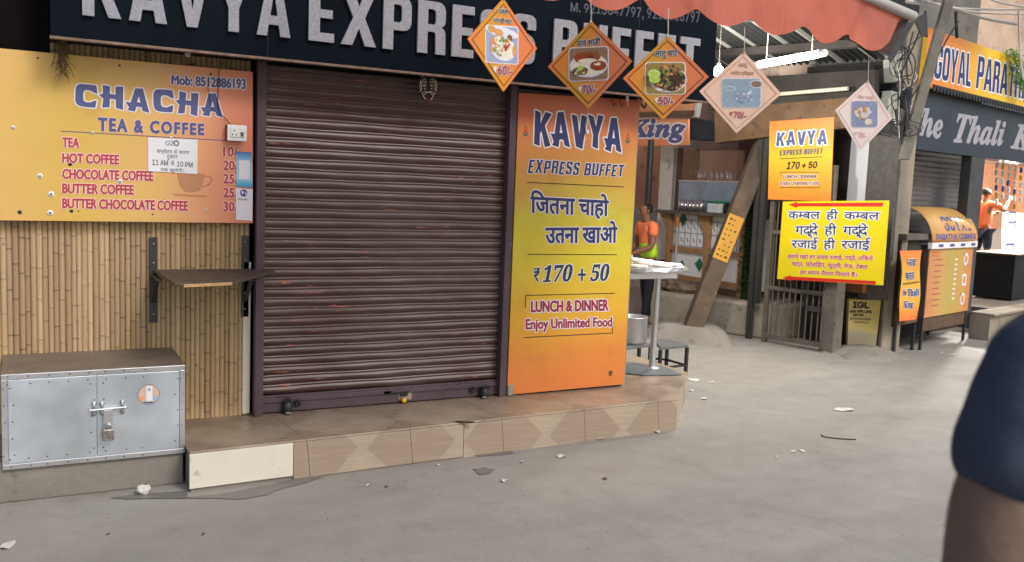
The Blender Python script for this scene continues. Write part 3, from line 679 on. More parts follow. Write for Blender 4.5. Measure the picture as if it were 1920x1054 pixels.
# bits above the panel
b = MB(); b.tube([on(FAC, *p) for p in ((1176, 176, .09), (1176, 182, .09), (1176, 190, .09))], [.012, .012, .009], 10); b.tube([on(FAC, 1177, 190, .09), on(FAC, 1177, 200, .09)], .003, 5)
tag(b.build('bulb_holder', K['paper']), 'small white bulb holder hanging over the tall orange panel', 'bulb holder')
for x, y in ((1148, 184), (1163, 186)):
    b = MB(); b.tube([on(FAC, x+dx, y+dy, .05) for dx, dy in ((-1, -12), (-1, -2), (0, 10), (2, 15), (4, 12), (5, 8))], .0028, 6)
    tag(b.build('hook', K['wire']), 'dark wire hook over the tall orange panel, %s' % ('nearer the white bulb holder' if x > 1150 else 'nearer the middle diamond card'), 'hook', 'wire hooks under the fascia')
b = MB(); b.tube([on(FAC, *p) for p in ((1102, 205, .06), (1100, 220, .03), (1097, 236, .022), (1099, 243, .02))], .0016, 5); b.cbox(on(FAC, 1101, 247, .025), (.018, 0, .006), (0, .012, 0), (-.006, 0, .024), 1)
tag(b.build('pull_cord', [K['string'], K['white']]), 'short cord with white toggle hanging across the tall orange panel', 'cord')

# ---------------- shelf
t = thing('wall_shelf', 'worn wooden shelf on two black iron brackets fixed to the bamboo', 'shelf', on(FAC, 390, 520))
for x, y0, y1 in ((289.5, 446, 607), (463.5, 443, 596)):
    a, c = on(FAC, x, y0), on(FAC, x, y1); b = MB(); b.box(a.x-.021, a.x+.021, 5.425, 5.434, c.z, a.z)
    zz = on(FAC, x, 517).z; b.bar((a.x, 5.43, zz), (a.x, 5.14, zz), (.03, 0, 0), (0, 0, .006)); b.bar((a.x, 5.43, zz-.16), (a.x, 5.25, zz-.012), (.024, 0, 0), (0, 0, .006)); b.build('bracket', K['iron'], t)
    for k in (.08, .3, .7, .9): b = MB(); b.lathe((a.x, 5.425, a.z+(c.z-a.z)*k), [(.007, 0), (.006, .004), (.001, .006)], 8, (0, -1, 0)); b.build('bolt', K['steel'], t)
zz = on(FAC, 289, 514).z+.006; xa, xb = on(FAC, 286, 515).x, 1.33
pp = lambda x, y: onZ(x, y, zz+.016)
b = MB(); poly = [V((xa+.01, 5.42, zz)), V((1.14, 5.42, zz)), V((1.14, 5.369, zz)), V((1.245, 5.362, zz)), V((1.25, 5.335, zz)), V((pp(430, 526).x, pp(430, 529).y, zz)), V((pp(328, 531).x, pp(328, 531).y, zz))]
b.prism(poly, (0, 0, .016)); b.build('plank', K['board'], t, bev=.002)
b = MB(); e0, e1 = V((pp(345, 533).x, pp(345, 533).y-.003, zz+.0005)), V((poly[5].x, poly[5].y-.004, zz+.0005)); b.obox(e0, e1-e0, (0, .003, 0), (0, 0, .015)); b.build('chipped_edge', K['edge'], t)

# ---------------- tiled step, plinth
SH = .22
g0 = (.69, 4.78); g1 = (3.95, 4.93); g2 = (4.62, 5.66)
t = thing('tiled_step', 'raised shop step clad in wood-pattern tiles', 'step', (2.3, 5.1, 0))
poly = [V((g0[0]+.01, g0[1]+.012, 0)), V((g1[0]-.01, g1[1]+.012, 0)), V((g2[0]-.012, g2[1], 0)), V((g2[0]-.012, 8.5, 0)), V((g0[0]+.01, 8.5, 0))]
b = MB(); b.prism(poly, (0, 0, SH-.012)); b.build('core', K['conc'], t)
poly2 = [V((g0[0], g0[1], SH-.0115)), V((g1[0], g1[1], SH-.0115)), V((g2[0], g2[1], SH-.0115)), V((g2[0], 8.4, SH-.0115)), V((g0[0], 8.4, SH-.0115))]
b = MB(); b.prism(poly2, (0, 0, .0115)); b.build('tread_tiles', K['tile'], t, bev=.002)
fx = lambda x: g0[1]+(x-g0[0])*(g1[1]-g0[1])/(g1[0]-g0[0])
for xa, xb, zb, mm in ((.692, 1.235, .022, 'white_tile'), (1.238, 2.28, .004, 'tile'), (2.283, g1[0], -.01, 'tile')):
    b = MB(); b.prism([V((xa, fx(xa)-.001, zb)), V((xb, fx(xb)-.001, zb)), V((xb, fx(xb)+.0115, zb)), V((xa, fx(xa)+.0115, zb))], (0, 0, SH-.013-zb)); b.build('riser_tile', K[mm], t, bev=.0015)
b = MB(); b.prism([V((g1[0]+.001, g1[1], 0)), V((g2[0]+.001, g2[1], 0)), V((g2[0]-.011, g2[1]+.005, 0)), V((g1[0]-.011, g1[1]+.008, 0))], (0, 0, SH-.013)); b.build('side_riser', K['tile'], t)
b = MB(); pA = onZ(872, 793, SH); b.bar((pA.x-.05, pA.y+.03, SH+.004), (pA.x+.05, pA.y-.02, SH+.004), (.012, .012, 0), (0, 0, .006)); b.build('chipped_joint', K['black'], t)
t = None
b = MB(); b.box(-3, .685, 4.95, 5.46, 0, .205)
b.box(-3, .60, 5.05, 5.46, .2052, .222)
tag(b.build('concrete_plinth', K['conc'], bev=.012), 'stained grey concrete plinth under the metal cabinet', 'plinth')

# ---------------- metal cabinet
BY = 4.93
BPl = pl((0, BY, 0), (0, -1, 0))
bx0, bx1 = on(BPl, 3, 800).x, on(BPl, 347, 760).x; bz0, bz1 = on(BPl, 175, 866).z, on(BPl, 175, 694).z
print('cabinet', bx0, bx1, bz0, bz1)
t = thing('metal_cabinet', 'galvanised two-door metal cabinet padlocked shut against the bamboo', 'cabinet', ((bx0+bx1)/2, 5.2, bz0))
b = MB(); b.box(bx0+.004, bx1-.004, BY+.012, 5.44, bz0+.002, bz1-.002); b.build('carcass', K['alu'], t, bev=.003)
b = MB(); fwd = .026
b.box(bx0, bx1, BY, BY+.014, bz1-fwd, bz1); b.box(bx0, bx1, BY, BY+.014, bz0, bz0+fwd); b.box(bx0, bx0+fwd, BY, BY+.014, bz0+fwd, bz1-fwd); b.box(bx1-fwd, bx1, BY, BY+.014, bz0+fwd, bz1-fwd); b.build('frame', K['alud'], t, bev=.002)
xm = on(BPl, 182, 780).x
topm = mat('dusty sheet top', L(126, 116, 106), .45, metal=.3, var=.2, scale=8)
b = MB(); b.box(bx0, bx1, BY+.004, 5.442, bz1+.001, bz1+.005); b.build('top_sheet', topm, t)
for xa, xb in ((bx0+fwd+.003, xm-.0015), (xm+.0015, bx1-fwd-.003)):
    b = MB(); nx, nz = 8, 6
    b.box(xa, xb, BY+.002, BY+.013, bz0+fwd+.003, bz1-fwd-.003); b.build('door', K['alu'], t, bev=.0015)
rv = [(bx0+.03+(bx1-bx0-.06)*k/9, z) for k in range(8) for z in (bz0+.012, bz1-.012, bz0+.05, bz1-.05)]+[(x, bz0+.07+(bz1-bz0-.14)*k/4) for k in range(5) for x in (bx0+.013, bx1-.013, bx0+.045, bx1-.045, xm-.02, xm+.022)]
for x, z in rv: b = MB(); b.lathe((x+random.uniform(-.01, .01), BY+.0015 if bz0+fwd < z < bz1-fwd else BY, z), [(.0038, 0), (.003, .002), (.0005, .003)], 7, (0, -1, 0)); b.build('rivet', K['black'], t)
bz = on(BPl, 205, 765).z
b = MB(); b.tube([(on(BPl, 168, 767).x, BY-.018, bz-.002), (on(BPl, 236, 764).x, BY-.018, bz+.002)], .0065, 10); b.build('bolt', K['steelw'], t)
for x in (176, 191, 229):
    X = on(BPl, x, 765).x; b = MB(); b.cbox((X, BY-.010, bz), (.012, 0, 0), (0, .024, 0), (0, 0, .05))
    for dz in (-.024, .026): b.lathe((X, BY-.002, bz+dz), [(.013, 0), (.012, .006), (.006, .011), (.0005, .012)], 10, (0, -1, 0))
    b.build('bolt_bracket', K['steel'], t, bev=.002)
hx = on(BPl, 202, 780).x; b = MB(); b.cbox((hx, BY-.022, bz-.043), (.042, 0, 0), (0, .003, 0), (0, 0, .078)); b.build('hasp_plate', K['steelw'], t, bev=.003)
padlock('worn steel padlock on the bolt of the metal cabinet', (hx-.001, BY-.032, on(BPl, 201, 812).z), .062, mat('worn steel lock', L(150, 142, 138), .4, metal=.6, var=.35, scale=40, wear=L(84, 70, 66), wearlo=.58), K['steel'], 0)
sp_ = fpan(BPl, (258, 720), (300, 720), (300, 760), (258, 760), .001)
st_ = thing('round_sticker', 'round faded sticker with two small faces on the right cabinet door', 'sticker', sp_.uv(.5, .5))
b = MB(); p = sp_.uv(.5, .5); R = .054
spot(sp_, b, p, R, R, 0, .0005, 28); spot(sp_, b, p, R*.94, R*.94, 1, .0009, 28)
b.add([p+sp_.ex*x*R+sp_.ey*y*R+sp_.n*.0012 for x, y in ((-.28, .85), (.28, .85), (.36, -.6), (-.2, -.7))], [(0, 1, 2, 3)], 2)
spot(sp_, b, p-sp_.ex*.6*R+sp_.ey*.06*R, R*.2, R*.25, 3, .0014, 12); spot(sp_, b, p+sp_.ex*.66*R+sp_.ey*.1*R, R*.2, R*.25, 3, .0014, 12); spot(sp_, b, p-sp_.ex*.62*R-sp_.ey*.36*R, R*.26, R*.2, 4, .0013, 12); spot(sp_, b, p+sp_.ex*.62*R-sp_.ey*.34*R, R*.26, R*.2, 5, .0013, 12)
spot(sp_, b, p+sp_.ey*.5*R, R*.14, R*.14, 6, .0016, 12); spot(sp_, b, p+sp_.ey*.5*R, R*.07, R*.07, 2, .002, 10); spot(sp_, b, p-sp_.ey*.76*R, R*.5, R*.1, 6, .0016, 12)
ms = [mat('st%d' % i, L(*c), .5, var=.06) for i, c in enumerate(((120, 128, 146), (196, 170, 150), (222, 220, 218), (206, 178, 160), (224, 150, 110), (150, 178, 204), (70, 92, 130)))]
for i, n_ in enumerate(('rim print', 'tan print', 'pale print', 'face print', 'peach print', 'sky print', 'blue print')): ms[i].name = n_
b.build('disc', ms, st_)

# ---------------- litter
def scrap(x, y, wpx, hpx, label_, m='paper', lump=False):
    p = onZ(x, y, .001); m = 'litter' if m == 'paper' else m; s = wpx/(FPX/(p-CAM).dot(fw)); b = MB()
    if lump:
        b.blob(p+V((0, 0, s*.28)), (s*.5, s*.38, s*.3), 0, 9, .22)
    else:
        n = 9; c = p+V((0, 0, .006)); vs = [c]
        for k in range(n):
            a = 2*math.pi*k/n; r = s*.5*random.uniform(.6, 1.1); vs.append(p+rt*(math.cos(a)*r)+V((fw.x, fw.y, 0)).normalized()*(math.sin(a)*r*min(2.2, hpx/wpx*3.2))+V((0, 0, random.uniform(.001, .012))))
        b.add(vs, [(0, 1+k, 1+(k+1) % n) for k in range(n)]); b.add([v+V((0, 0, -.0008)) for v in vs], [(0, 1+(k+1) % n, 1+k) for k in range(n)])
    tag(b.build('paper_scrap' if not lump else 'paper_ball', K[m]), label_, 'litter', 'litter on the street')
scrap(268, 926, 30, 18, 'crumpled white paper ball by the foot of the concrete plinth', lump=True)
scrap(14, 1024, 30, 14, 'torn white wrapper at the near left of the street')
scrap(1583, 769, 42, 10, 'largest flat white paper scrap in the middle of the street')
for x, y, wd, l in ((1052, 856, 20, 'squarish white scrap in front of the step, right of its middle'), (946, 902, 18, 'twisted white scrap lying beyond the small damp spot'), (822, 873, 8, 'tiny white scrap close under the tiled riser'), (691, 911, 9, 'tiny white scrap left of the twisted one, near the damp edge'),
    (1233, 811, 16, 'pale scrap at the right foot of the tiled step'), (1125, 824, 14, 'pale scrap against the riser near its right end'), (1320, 748, 16, 'white scrap near the step corner towards the pedestal table'), (1297, 733, 9, 'tiny white crumb beside the angled end of the step'), (1300, 713, 22, 'crumpled white strip behind the step corner'), (1335, 717, 12, 'thin white strip right of the step corner'), (1486, 847, 10, 'left one of a pair of thin white slivers'), (1505, 846, 12, 'right one of a pair of thin white slivers'), (1787, 666, 12, 'white scrap on the ground before the snack counter'), (1765, 662, 9, 'small pale scrap under the snack counter'), (1457, 858, 6, 'tiny white speck below the two thin slivers'), (980, 868, 7, 'tiny brownish speck under the riser, left of the square scrap')):
    scrap(x, y, wd, wd*.4, l)
for x, y, wd, l in ((203, 1003, 7, 'small dark twig in the near left of the street'), (381, 1003, 7, 'small dark leaf bit in the near middle of the street'), (725, 914, 8, 'dark leaf bit below the damp edge of the step'), (1134, 899, 10, 'dark leaf bit in the middle of the street')):
    scrap(x, y, wd, wd*.4, l, 'woodd')
b = MB(); b.tube([onZ(*p, .006) for p in ((1540, 815), (1545, 819), (1560, 821), (1577, 823), (1605, 824))], .004, 5); tag(b.build('wire_scrap', K['wire']), 'thin dark wire lying in the middle of the street', 'litter')

# ================================================================== AWNING AND DIAMOND CARDS
aw = NT('orange awning sheet'); f = aw.noise(1.6, 4)
aw.set(col=aw.mix(aw.ramp(aw.noise(5, 8), [(.5, 0.0), (.72, .5)]), aw.mix(f, L(188, 100, 80), L(206, 124, 102)), L(128, 74, 62)), rough=.38, spec=.4); aw.bump(aw.noise(3, 5, aw.coord('Object', (5, 5, .8))), .5, .03)
tr = aw.n('BsdfTranslucent'); tr.inputs[0].default_value = (*L(226, 120, 84), 1); mx = aw.n('MixShader'); mx.inputs[0].default_value = .35
aw.t.links.new(aw.b.outputs[0], mx.inputs[1]); aw.t.links.new(tr.outputs[0], mx.inputs[2]); aw.t.links.new(mx.outputs[0], aw.t.nodes['Material Output'].inputs[0])
t = thing('orange_awning', 'orange sheet awning with scalloped edge and grey pipe over the street', 'awning', (2.8, 3.3, 2.4))
AX0, AX1 = 1.35, 3.98; AZ = 2.66
def valance():
    b = MB(); nx = 150; nz = 7; vs = []
    for j in range(nz+1):
        for i in range(nx+1):
            u = i/nx; x = AX0+(AX1-AX0)*u; ph = (x-2.46)/.31
            low = 2.43 - .030*math.cos(ph*2*math.pi) + .004*math.sin(x*23) - .02*max(0, u-.55)
            if x > 3.83: low += (x-3.83)/.15*.20
            zt = AZ-.085*max(0, (x-3.4))/.6; k = j/nz; z = zt+(low-zt)*k
            vs.append((x+.02*k*math.sin(ph*6.28), 3.28+.012*math.sin(ph*math.pi*1.3+.6)*k+.006*math.sin(x*19)*k+.004*math.sin(x*43+z*8)*k+.03*k*math.exp(-((x-3.62-.25*(z-2.5))/.03)**2), z))
    b.add(vs, [(j*(nx+1)+i, (j+1)*(nx+1)+i, (j+1)*(nx+1)+i+1, j*(nx+1)+i+1) for j in range(nz) for i in range(nx)], sm=True)
    return b
valance().build('valance', aw.mat, t)
b = MB(); b.tube([(AX0, 3.28, AZ+.028), (3.4, 3.28, AZ+.028), (3.99, 3.27, AZ-.07)], .026, 12); b.build('pipe', K['wireg'], t)
b = MB(); nx = 40; vs = []
for j in range(7):
    for i in range(nx+1):
        x = AX0+(AX1-AX0-.1)*i/nx; k = j/6; vs.append((x, 3.28+1.0*k, AZ+.056+.30*k-.05*math.sin(k*math.pi)+.012*math.sin(x*9)*math.sin(k*3.1)-.1*max(0, (x-3.4))/.6))
b.add(vs, [(j*(nx+1)+i, j*(nx+1)+i+1, (j+1)*(nx+1)+i+1, (j+1)*(nx+1)+i) for j in range(6) for i in range(nx)], sm=True); b.build('canopy_sheet', aw.mat, t)
b = MB(); b.tube([(1.4, 3.28, AZ+.03), (1.4, 5.16, 3.02)], .02, 8); b.build('strut', K['wireg'], t)
b = MB(); b.tube([(3.93, 3.27, AZ-.06), (3.93, 5.3, 3.0)], .02, 8); b.build('strut', K['wireg'], t)
b = MB(); e = V((3.97, 3.27, 2.585)); b.add([e, e+V((-.11, .02, -.20)), e+V((-.02, .62, .02)), e+V((0, .3, .16))], [(0, 1, 2), (0, 2, 3)]); b.build('end_flap', mat('grey tarpaulin', L(120, 120, 118), .7, var=.3, scale=4), t)

BROWNS = [L(150, 84, 40), L(196, 132, 70), L(120, 66, 34)]
fm = {k: mat(k, L(*c), .55, var=.15, scale=60) for k, c in {'photo blue grey': (150, 158, 186), 'photo cream': (232, 222, 196), 'photo dish': (214, 216, 226), 'photo brown': (140, 84, 44), 'photo tan': (206, 150, 84), 'photo green': (110, 140, 60), 'photo chilli': (190, 40, 30), 'photo table': (140, 112, 88), 'photo curry': (150, 66, 30), 'photo lime': (176, 204, 84), 'photo olive': (150, 128, 60), 'photo pale blue': (150, 170, 182), 'photo dark': (70, 50, 36)}.items()}
FK = list(fm.values()); FI = {k[6:]: i for i, k in enumerate(fm)}
def diamond(label_, corners, depth_c, depth_d, photo_px, photo, words, price, top, faded=False):  # faded: print and inks paled to imitate the tube lamp's flare
    """corners: top, right, bottom, left pixels; the card hangs flat at its own distance and yaw"""
    ctr = at((corners[1][0]+corners[3][0])/2, (corners[1][1]+corners[3][1])/2, depth_c); right = at(*corners[1], depth_c+depth_d)
    ax = right-ctr; ax.z = 0; n = ax.cross(V((0, 0, 1))).normalized(); P = (ctr, n)
    pan = Pan(*[on(P, *c) for c in corners])
    vsd = pan.c
    pan.ex = (V((ax.x, ax.y, 0))).normalized(); pan.ey = V((0, 0, 1)); pan.n = n if n.dot(CAM-ctr) > 0 else -n; pan.P = (ctr, pan.n)
    t = thing('diamond_card', label_, 'menu card', vsd[0], 'diamond cards hanging from the awning')
    if faded: pm = M_print('flare paled print', [(0.0, L(242, 208, 184)), (1.0, L(244, 204, 180))] if faded == 1 else [(0.0, L(252, 238, 230)), (1.0, L(252, 230, 220))], 1, warp=.1)  # lamp flare put into the card colour, stronger on the last card
    else: pm = M_print('card print', [(0.0, L(222, 124, 68)), (.3, L(214, 142, 46)), (.5, L(200, 148, 44)), (.7, L(214, 140, 48)), (1.0, L(218, 124, 76))], 1, warp=.15, angle=math.pi/4)
    pan.board(.004).build('card', pm, t)
    ink = K['ink'] if not faded else mat('flare paled brown ink', L(196, 150, 124) if faded == 1 else L(232, 196, 180), .6)
    b = MB(); c = V()
    for x in vsd: c += x/4
    inn = [c+(x-c)*.88 for x in vsd]
    for a, d in zip(inn, inn[1:]+inn[:1]):
        e = (d-a).normalized(); s = pan.n.cross(e)*.0016; b.add([a-s+pan.n*.001, d-s+pan.n*.001, d+s+pan.n*.001, a+s+pan.n*.001], [(0, 1, 2, 3)])
    b.build('border_line', ink, t)
    (xa, ya), (xb, yb) = photo_px
    # photo with rounded corners and a white rim
    b = MB(); q = [pan.px(*p) for p in ((xa, ya), (xb, ya+photo.get('sk', 0)), (xb, yb+photo.get('sk', 0)), (xa, yb))]
    def rr(q, r, l, m):
        out = []; m0 = sum(q, V())/4
        for i in range(4):
            P0, A, B = q[i], q[i-1]-q[i], q[(i+1) % 4]-q[i]; a, d = P0+A.normalized()*r, P0+B.normalized()*r
            out += [a*(1-k)**2+P0*2*k*(1-k)+d*k*k+pan.n*l for k in (0, .25, .5, .75, 1)]
        if (out[1]-out[0]).cross(out[8]-out[0]).dot(pan.n) < 0: out = out[::-1]
        b.add(out, [tuple(range(len(out)))], m)
    m0 = sum(q, V())/4; rr([m0+(x-m0)*1.05 for x in q], .016, .0012, 13); rr(q, .014, .002, photo['bg'])
    W = (q[1]-q[0]).length/2; H = (q[0]-q[3]).length/2
    for (x, y, ru, rv, m, l, jit) in photo['shapes']: spot(pan, b, m0+pan.ex*x*W+pan.ey*y*H, ru*W, rv*H, m, .0024+l*.0003, 18, jit)
    for (x0, y0, x1, y1, cnt, ms, s0, s1, l) in photo.get('bits', []):
        for k in range(cnt):
            a = random.uniform(0, 6.28); r = math.sqrt(random.random()); x = (x0+x1)/2+math.cos(a)*r*(x1-x0)/2; y = (y0+y1)/2+math.sin(a)*r*(y1-y0)/2
            spot(pan, b, m0+pan.ex*x*W+pan.ey*y*H, random.uniform(s0, s1)*W, random.uniform(s0, s1)*H*.8, random.choice(ms), .0024+l*.0003+k*3e-5, 7, .25, rot=random.uniform(0, 3))
    b.build('photo', FK+[K['white']], t)
    for wd, x0, y0, x1, y1, h in words: label(t, pan, wd, band(x0, y0, x1, y1, h), ink if faded else K['ink'], DEV, .0007, halo=None if faded else K['white'], hr=.0016)
    s, x0, y0, x1, y1, h = price
    pc = K['maroon'] if not faded else mat('flare paled maroon ink', L(188, 104, 104) if faded == 1 else L(234, 196, 186), .6)
    label(t, pan, s, band(x0, y0, x1, y1, h), pc, None, .0014, halo=K['white'] if not faded else None, hr=.002)
    label(t, pan, '₹', band(x0-8, y0-1, x0-2, y0-1, h*.6), pc if faded else K['white'], INT, .0008)
    b = MB(); tp = vsd[0]; b.tube([tp+V((0, 0, -.012))+pan.n*.003, tp+V((.001, 0, .02)), V((top[0], top[1], top[2]))], .0018, 5)
    b.blob(tp+V((0, 0, -.004)), .006, 0, 6); b.build('string', K['string'], t)
    return t
I = FI
ph1 = dict(bg=I['blue grey'], sk=4, shapes=[(0, .7, 1.0, .3, I['dish'], 0, .05), (-.25, .62, .28, .22, I['tan'], 1, .05), (.45, .45, .17, .22, I['brown'], 2, .05), (-.7, .75, .25, .2, I['tan'], 1, .05), (.05, -.2, .82, .70, I['dish'], 2, 0), (.05, -.18, .74, .6, I['cream'], 3, .05), (-.6, -.1, .16, .4, I['tan'], 4, .1), (.75, -.2, .12, .3, I['tan'], 4, .1)], bits=[(-.6, -.7, .7, .4, 46, [I['green'], I['cream'], I['tan'], I['olive'], I['dish']], .05, .12, 5), (.1, -.3, .4, .3, 7, [I['chilli']], .04, .1, 12)])
ph2 = dict(bg=I['table'], sk=-3, shapes=[(0, -.1, 1.0, .72, I['dish'], 0, 0), (.0, -.06, .93, .64, I['cream'], 1, .02), (-.25, .38, .52, .34, I['curry'], 2, .04), (.2, .45, .42, .34, I['brown'], 2, .04), (-.05, .18, .5, .15, I['cream'], 3, .06), (.52, -.12, .42, .30, I['curry'], 3, .03), (.5, -.02, .2, .09, I['cream'], 6, .1), (-.42, -.42, .42, .24, I['dark'], 3, .1), (-.4, -.24, .17, .15, I['lime'], 7, 0)], bits=[(-.8, -.62, -.05, -.24, 34, [I['brown'], I['green'], I['cream'], I['curry'], I['olive']], .04, .09, 4), (.2, -.35, .85, .1, 24, [I['curry'], I['chilli'], I['brown']], .03, .07, 4)])
ph3 = dict(bg=I['olive'], sk=0, shapes=[(.15, -.1, 1.0, .8, I['dish'], 0, .03), (.2, .0, .86, .8, I['dark'], 1, .1), (-.6, .25, .34, .3, I['lime'], 40, 0), (-.55, -.1, .3, .26, I['lime'], 41, 0), (-.6, .25, .25, .22, I['photo cream'[6:]], 42, 0), (-.6, .25, .22, .19, I['lime'], 43, 0)], bits=[(-.6, -.85, 1.0, .8, 90, [I['brown'], I['olive'], I['tan'], I['dark'], I['green'], I['dark']], .06, .15, 2)])
ph4 = dict(bg=I['pale blue'], sk=0, shapes=[(-.65, .3, .34, .16, I['dish'], 0, 0), (-.65, .3, .30, .12, I['pale blue'], 1, 0), (.75, .65, .34, .28, I['dish'], 0, 0), (.75, .65, .28, .22, I['table'], 1, 0), (.1, -.2, .5, .4, I['blue grey'], 1, .1)], bits=[(-.3, -.7, .7, .2, 22, [I['blue grey'], I['dish'], I['pale blue']], .05, .14, 3)])
ph5 = dict(bg=I['blue grey'], sk=0, shapes=[(.35, -.6, .3, .26, I['cream'], 2, .1), (-.2, .1, .6, .45, I['cream'], 1, .12)], bits=[(-.8, -.3, .5, .6, 26, [I['cream'], I['dish'], I['tan']], .1, .22, 3)])
diamond('left-most diamond card with a bowl of chaat, priced 60', ((944, -3), (1007, 91), (944, 172), (877, 73)), 3.6, .17, ((911, 48), (970, 116)), ph1, [('दल्ला', 935, 22, 952, 24, 10), ('पापड़ी चाट', 926, 37, 959, 41, 11)], ('60/-', 933, 131, 959, 133, 17), (1.652, 3.28, 2.6))
diamond('diamond card with buns on a white plate, priced 70', ((1108, 39), (1185, 115), (1103, 204), (1027, 125)), 3.71, -.08, ((1068, 91), (1140, 152)), ph2, [('पाव भाजी', 1084, 80, 1126, 76, 15)], ('70/-', 1093, 168, 1118, 166, 15), (2.03, 3.28, 2.6))
diamond('diamond card with limes beside fried potatoes, priced 50', ((1252, 67), (1329, 144), (1243, 225), (1168, 147)), 3.9, -.02, ((1211, 118), (1284, 176)), ph3, [('आलू चाट', 1227, 103, 1271, 101, 14)], ('50/-', 1236, 189, 1262, 188, 14), tuple(at(1253, 15, 3.92)))
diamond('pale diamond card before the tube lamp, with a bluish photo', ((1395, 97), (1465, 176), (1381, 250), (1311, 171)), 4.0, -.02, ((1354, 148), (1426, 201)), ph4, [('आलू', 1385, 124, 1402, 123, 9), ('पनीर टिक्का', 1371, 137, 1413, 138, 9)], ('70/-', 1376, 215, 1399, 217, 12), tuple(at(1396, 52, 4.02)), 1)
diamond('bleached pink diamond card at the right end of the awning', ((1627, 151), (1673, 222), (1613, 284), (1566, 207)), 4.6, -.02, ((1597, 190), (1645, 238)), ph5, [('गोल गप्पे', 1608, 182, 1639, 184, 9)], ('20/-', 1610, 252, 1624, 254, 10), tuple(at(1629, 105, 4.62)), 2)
# ================================================================== PEDESTAL TABLE, STOOLS
t = thing('pedestal_table', 'steel pedestal table with foil-covered tray top on the step behind the tall panel', 'table', (4.29, 5.67, SH))
b = MB(); poly = [onZ(*p, SH+.002) for p in ((1150, 690), (1188, 682), (1243, 689), (1278, 704), (1205, 705), (1160, 700))]; b.prism(poly, (0, 0, .012)); b.build('base_plate', mat('painted base plate', L(96, 104, 106), .5, var=.2), t, bev=.003)
pb = onZ(1222, 692, SH); tz = on(pl(pb, (0, -1, 0)), 1234, 500).z
b = MB(); b.tube([pb+V((0, 0, .012)), V((pb.x+.01, pb.y, tz-.03))], .026, 14); b.lathe(pb+V((0, 0, .014)), [(.07, 0), (.065, .006), (.03, .012)], 14); b.build('column', K['steelw'], t)
tc = V((pb.x-.12, pb.y+.06, tz)); b = MB(); b.cbox(tc+V((-.06, 0, -.055)), (.52, 0, 0), (0, .44, 0), (0, 0, .05)); b.build('apron', K['steelw'], t, bev=.004)
b = MB(); n = 40; vs = []
for j, (r, h) in enumerate(((.0, -.028), (.36, -.028), (.375, -.012), (.37, .012), (.345, .006), (.0, .006))):
    for i in range(n):
        a = 2*math.pi*i/n; rr = r*(1+random.uniform(-.02, .02)); vs.append(tc+V((math.cos(a)*rr*1.02, math.sin(a)*rr*.9, h+random.uniform(-.006, .006)*(r > 0))))
b.add(vs, [(j*n+i, j*n+(i+1) % n, (j+1)*n+(i+1) % n, (j+1)*n+i) for j in range(5) for i in range(n)]); b.build('foil_tray', M_metal('foil', (.72, .72, .72), .3), t)
dough = mat('raw dough', L(236, 230, 220), .6, var=.05, scale=20); proto = None
for i, (dx, dy, dz) in enumerate(((.27, -.05, 0), (.16, .06, 0), (.12, -.12, 0), (.0, -.02, 0), (-.12, -.12, 0), (-.1, .08, 0), (.22, .1, 0), (-.24, -.05, 0), (-.05, -.1, .022), (-.17, -.03, .022), (-.12, -.06, .044), (-.2, -.02, .066), (.06, .05, .022))):
    p = tc+V((dx, dy, .007+dz))
    if proto is None:
        b = MB(); b.lathe((0, 0, 0), [(.001, 0), (.078, .001), (.086, .009), (.08, .018), (.05, .021), (.001, .022)], 18); proto = o = b.build('dough_disc', dough)
    else: o = proto.copy(); C.objects.link(o)
    o.location = p; o.rotation_euler = (random.uniform(-.04, .04), random.uniform(-.04, .04), i)
    tag(o, 'white dough disc laid out among others on the foil tray', 'dough', 'dough discs on the tray')
def stool(corners, z, legs, label_):
    t = thing('low_stool', label_, 'stool', onZ(*legs[0]), 'low black metal stools'); b = MB(); top = [onZ(*p, z) for p in corners]
    b.prism(top, (0, 0, -.028)); b.build('seat', mat('stool top', L(98, 100, 98), .5, var=.2), t, bev=.004)
    ctr = sum(top, V())/4; ft = []
    for p in top:
        q = p+(ctr-p)*.06; ft.append(q); b = MB(); b.bar((q.x, q.y, .001), (q.x, q.y, z-.029), (.026, 0, 0), (0, .026, 0)); b.build('leg', K['black'], t)
    for p, q in zip(ft, ft[1:]+ft[:1]):
        b = MB(); u = (q-p).normalized()*.016; b.bar((p.x+u.x, p.y+u.y, .07), (q.x-u.x, q.y-u.y, .07), (0, 0, .018), u.cross(V((0, 0, 1)))*1.1); b.build('stretcher', K['black'], t)
stool(((1224, 634), (1252, 636), (1291, 646), (1238, 651)), .265, ((1287, 696),), 'black metal stool with one leg clear of the step, right of the table column')
stool(((1165, 637), (1200, 637), (1222, 645), (1170, 651)), .265, ((1213, 672),), 'black metal stool half hidden behind the tall panel, under the steel pot')
pp_ = onZ(1182, 643, .266); b = MB(); b.lathe(pp_, [(.001, 0), (.13, .001), (.145, .03), (.145, .24), (.152, .245), (.148, .25), (.137, .24), (.135, .03), (.001, .02)], 24)
tag(b.build('steel_pot', K['steelw']), 'steel cooking pot peeping out from behind the tall orange panel', 'pot')

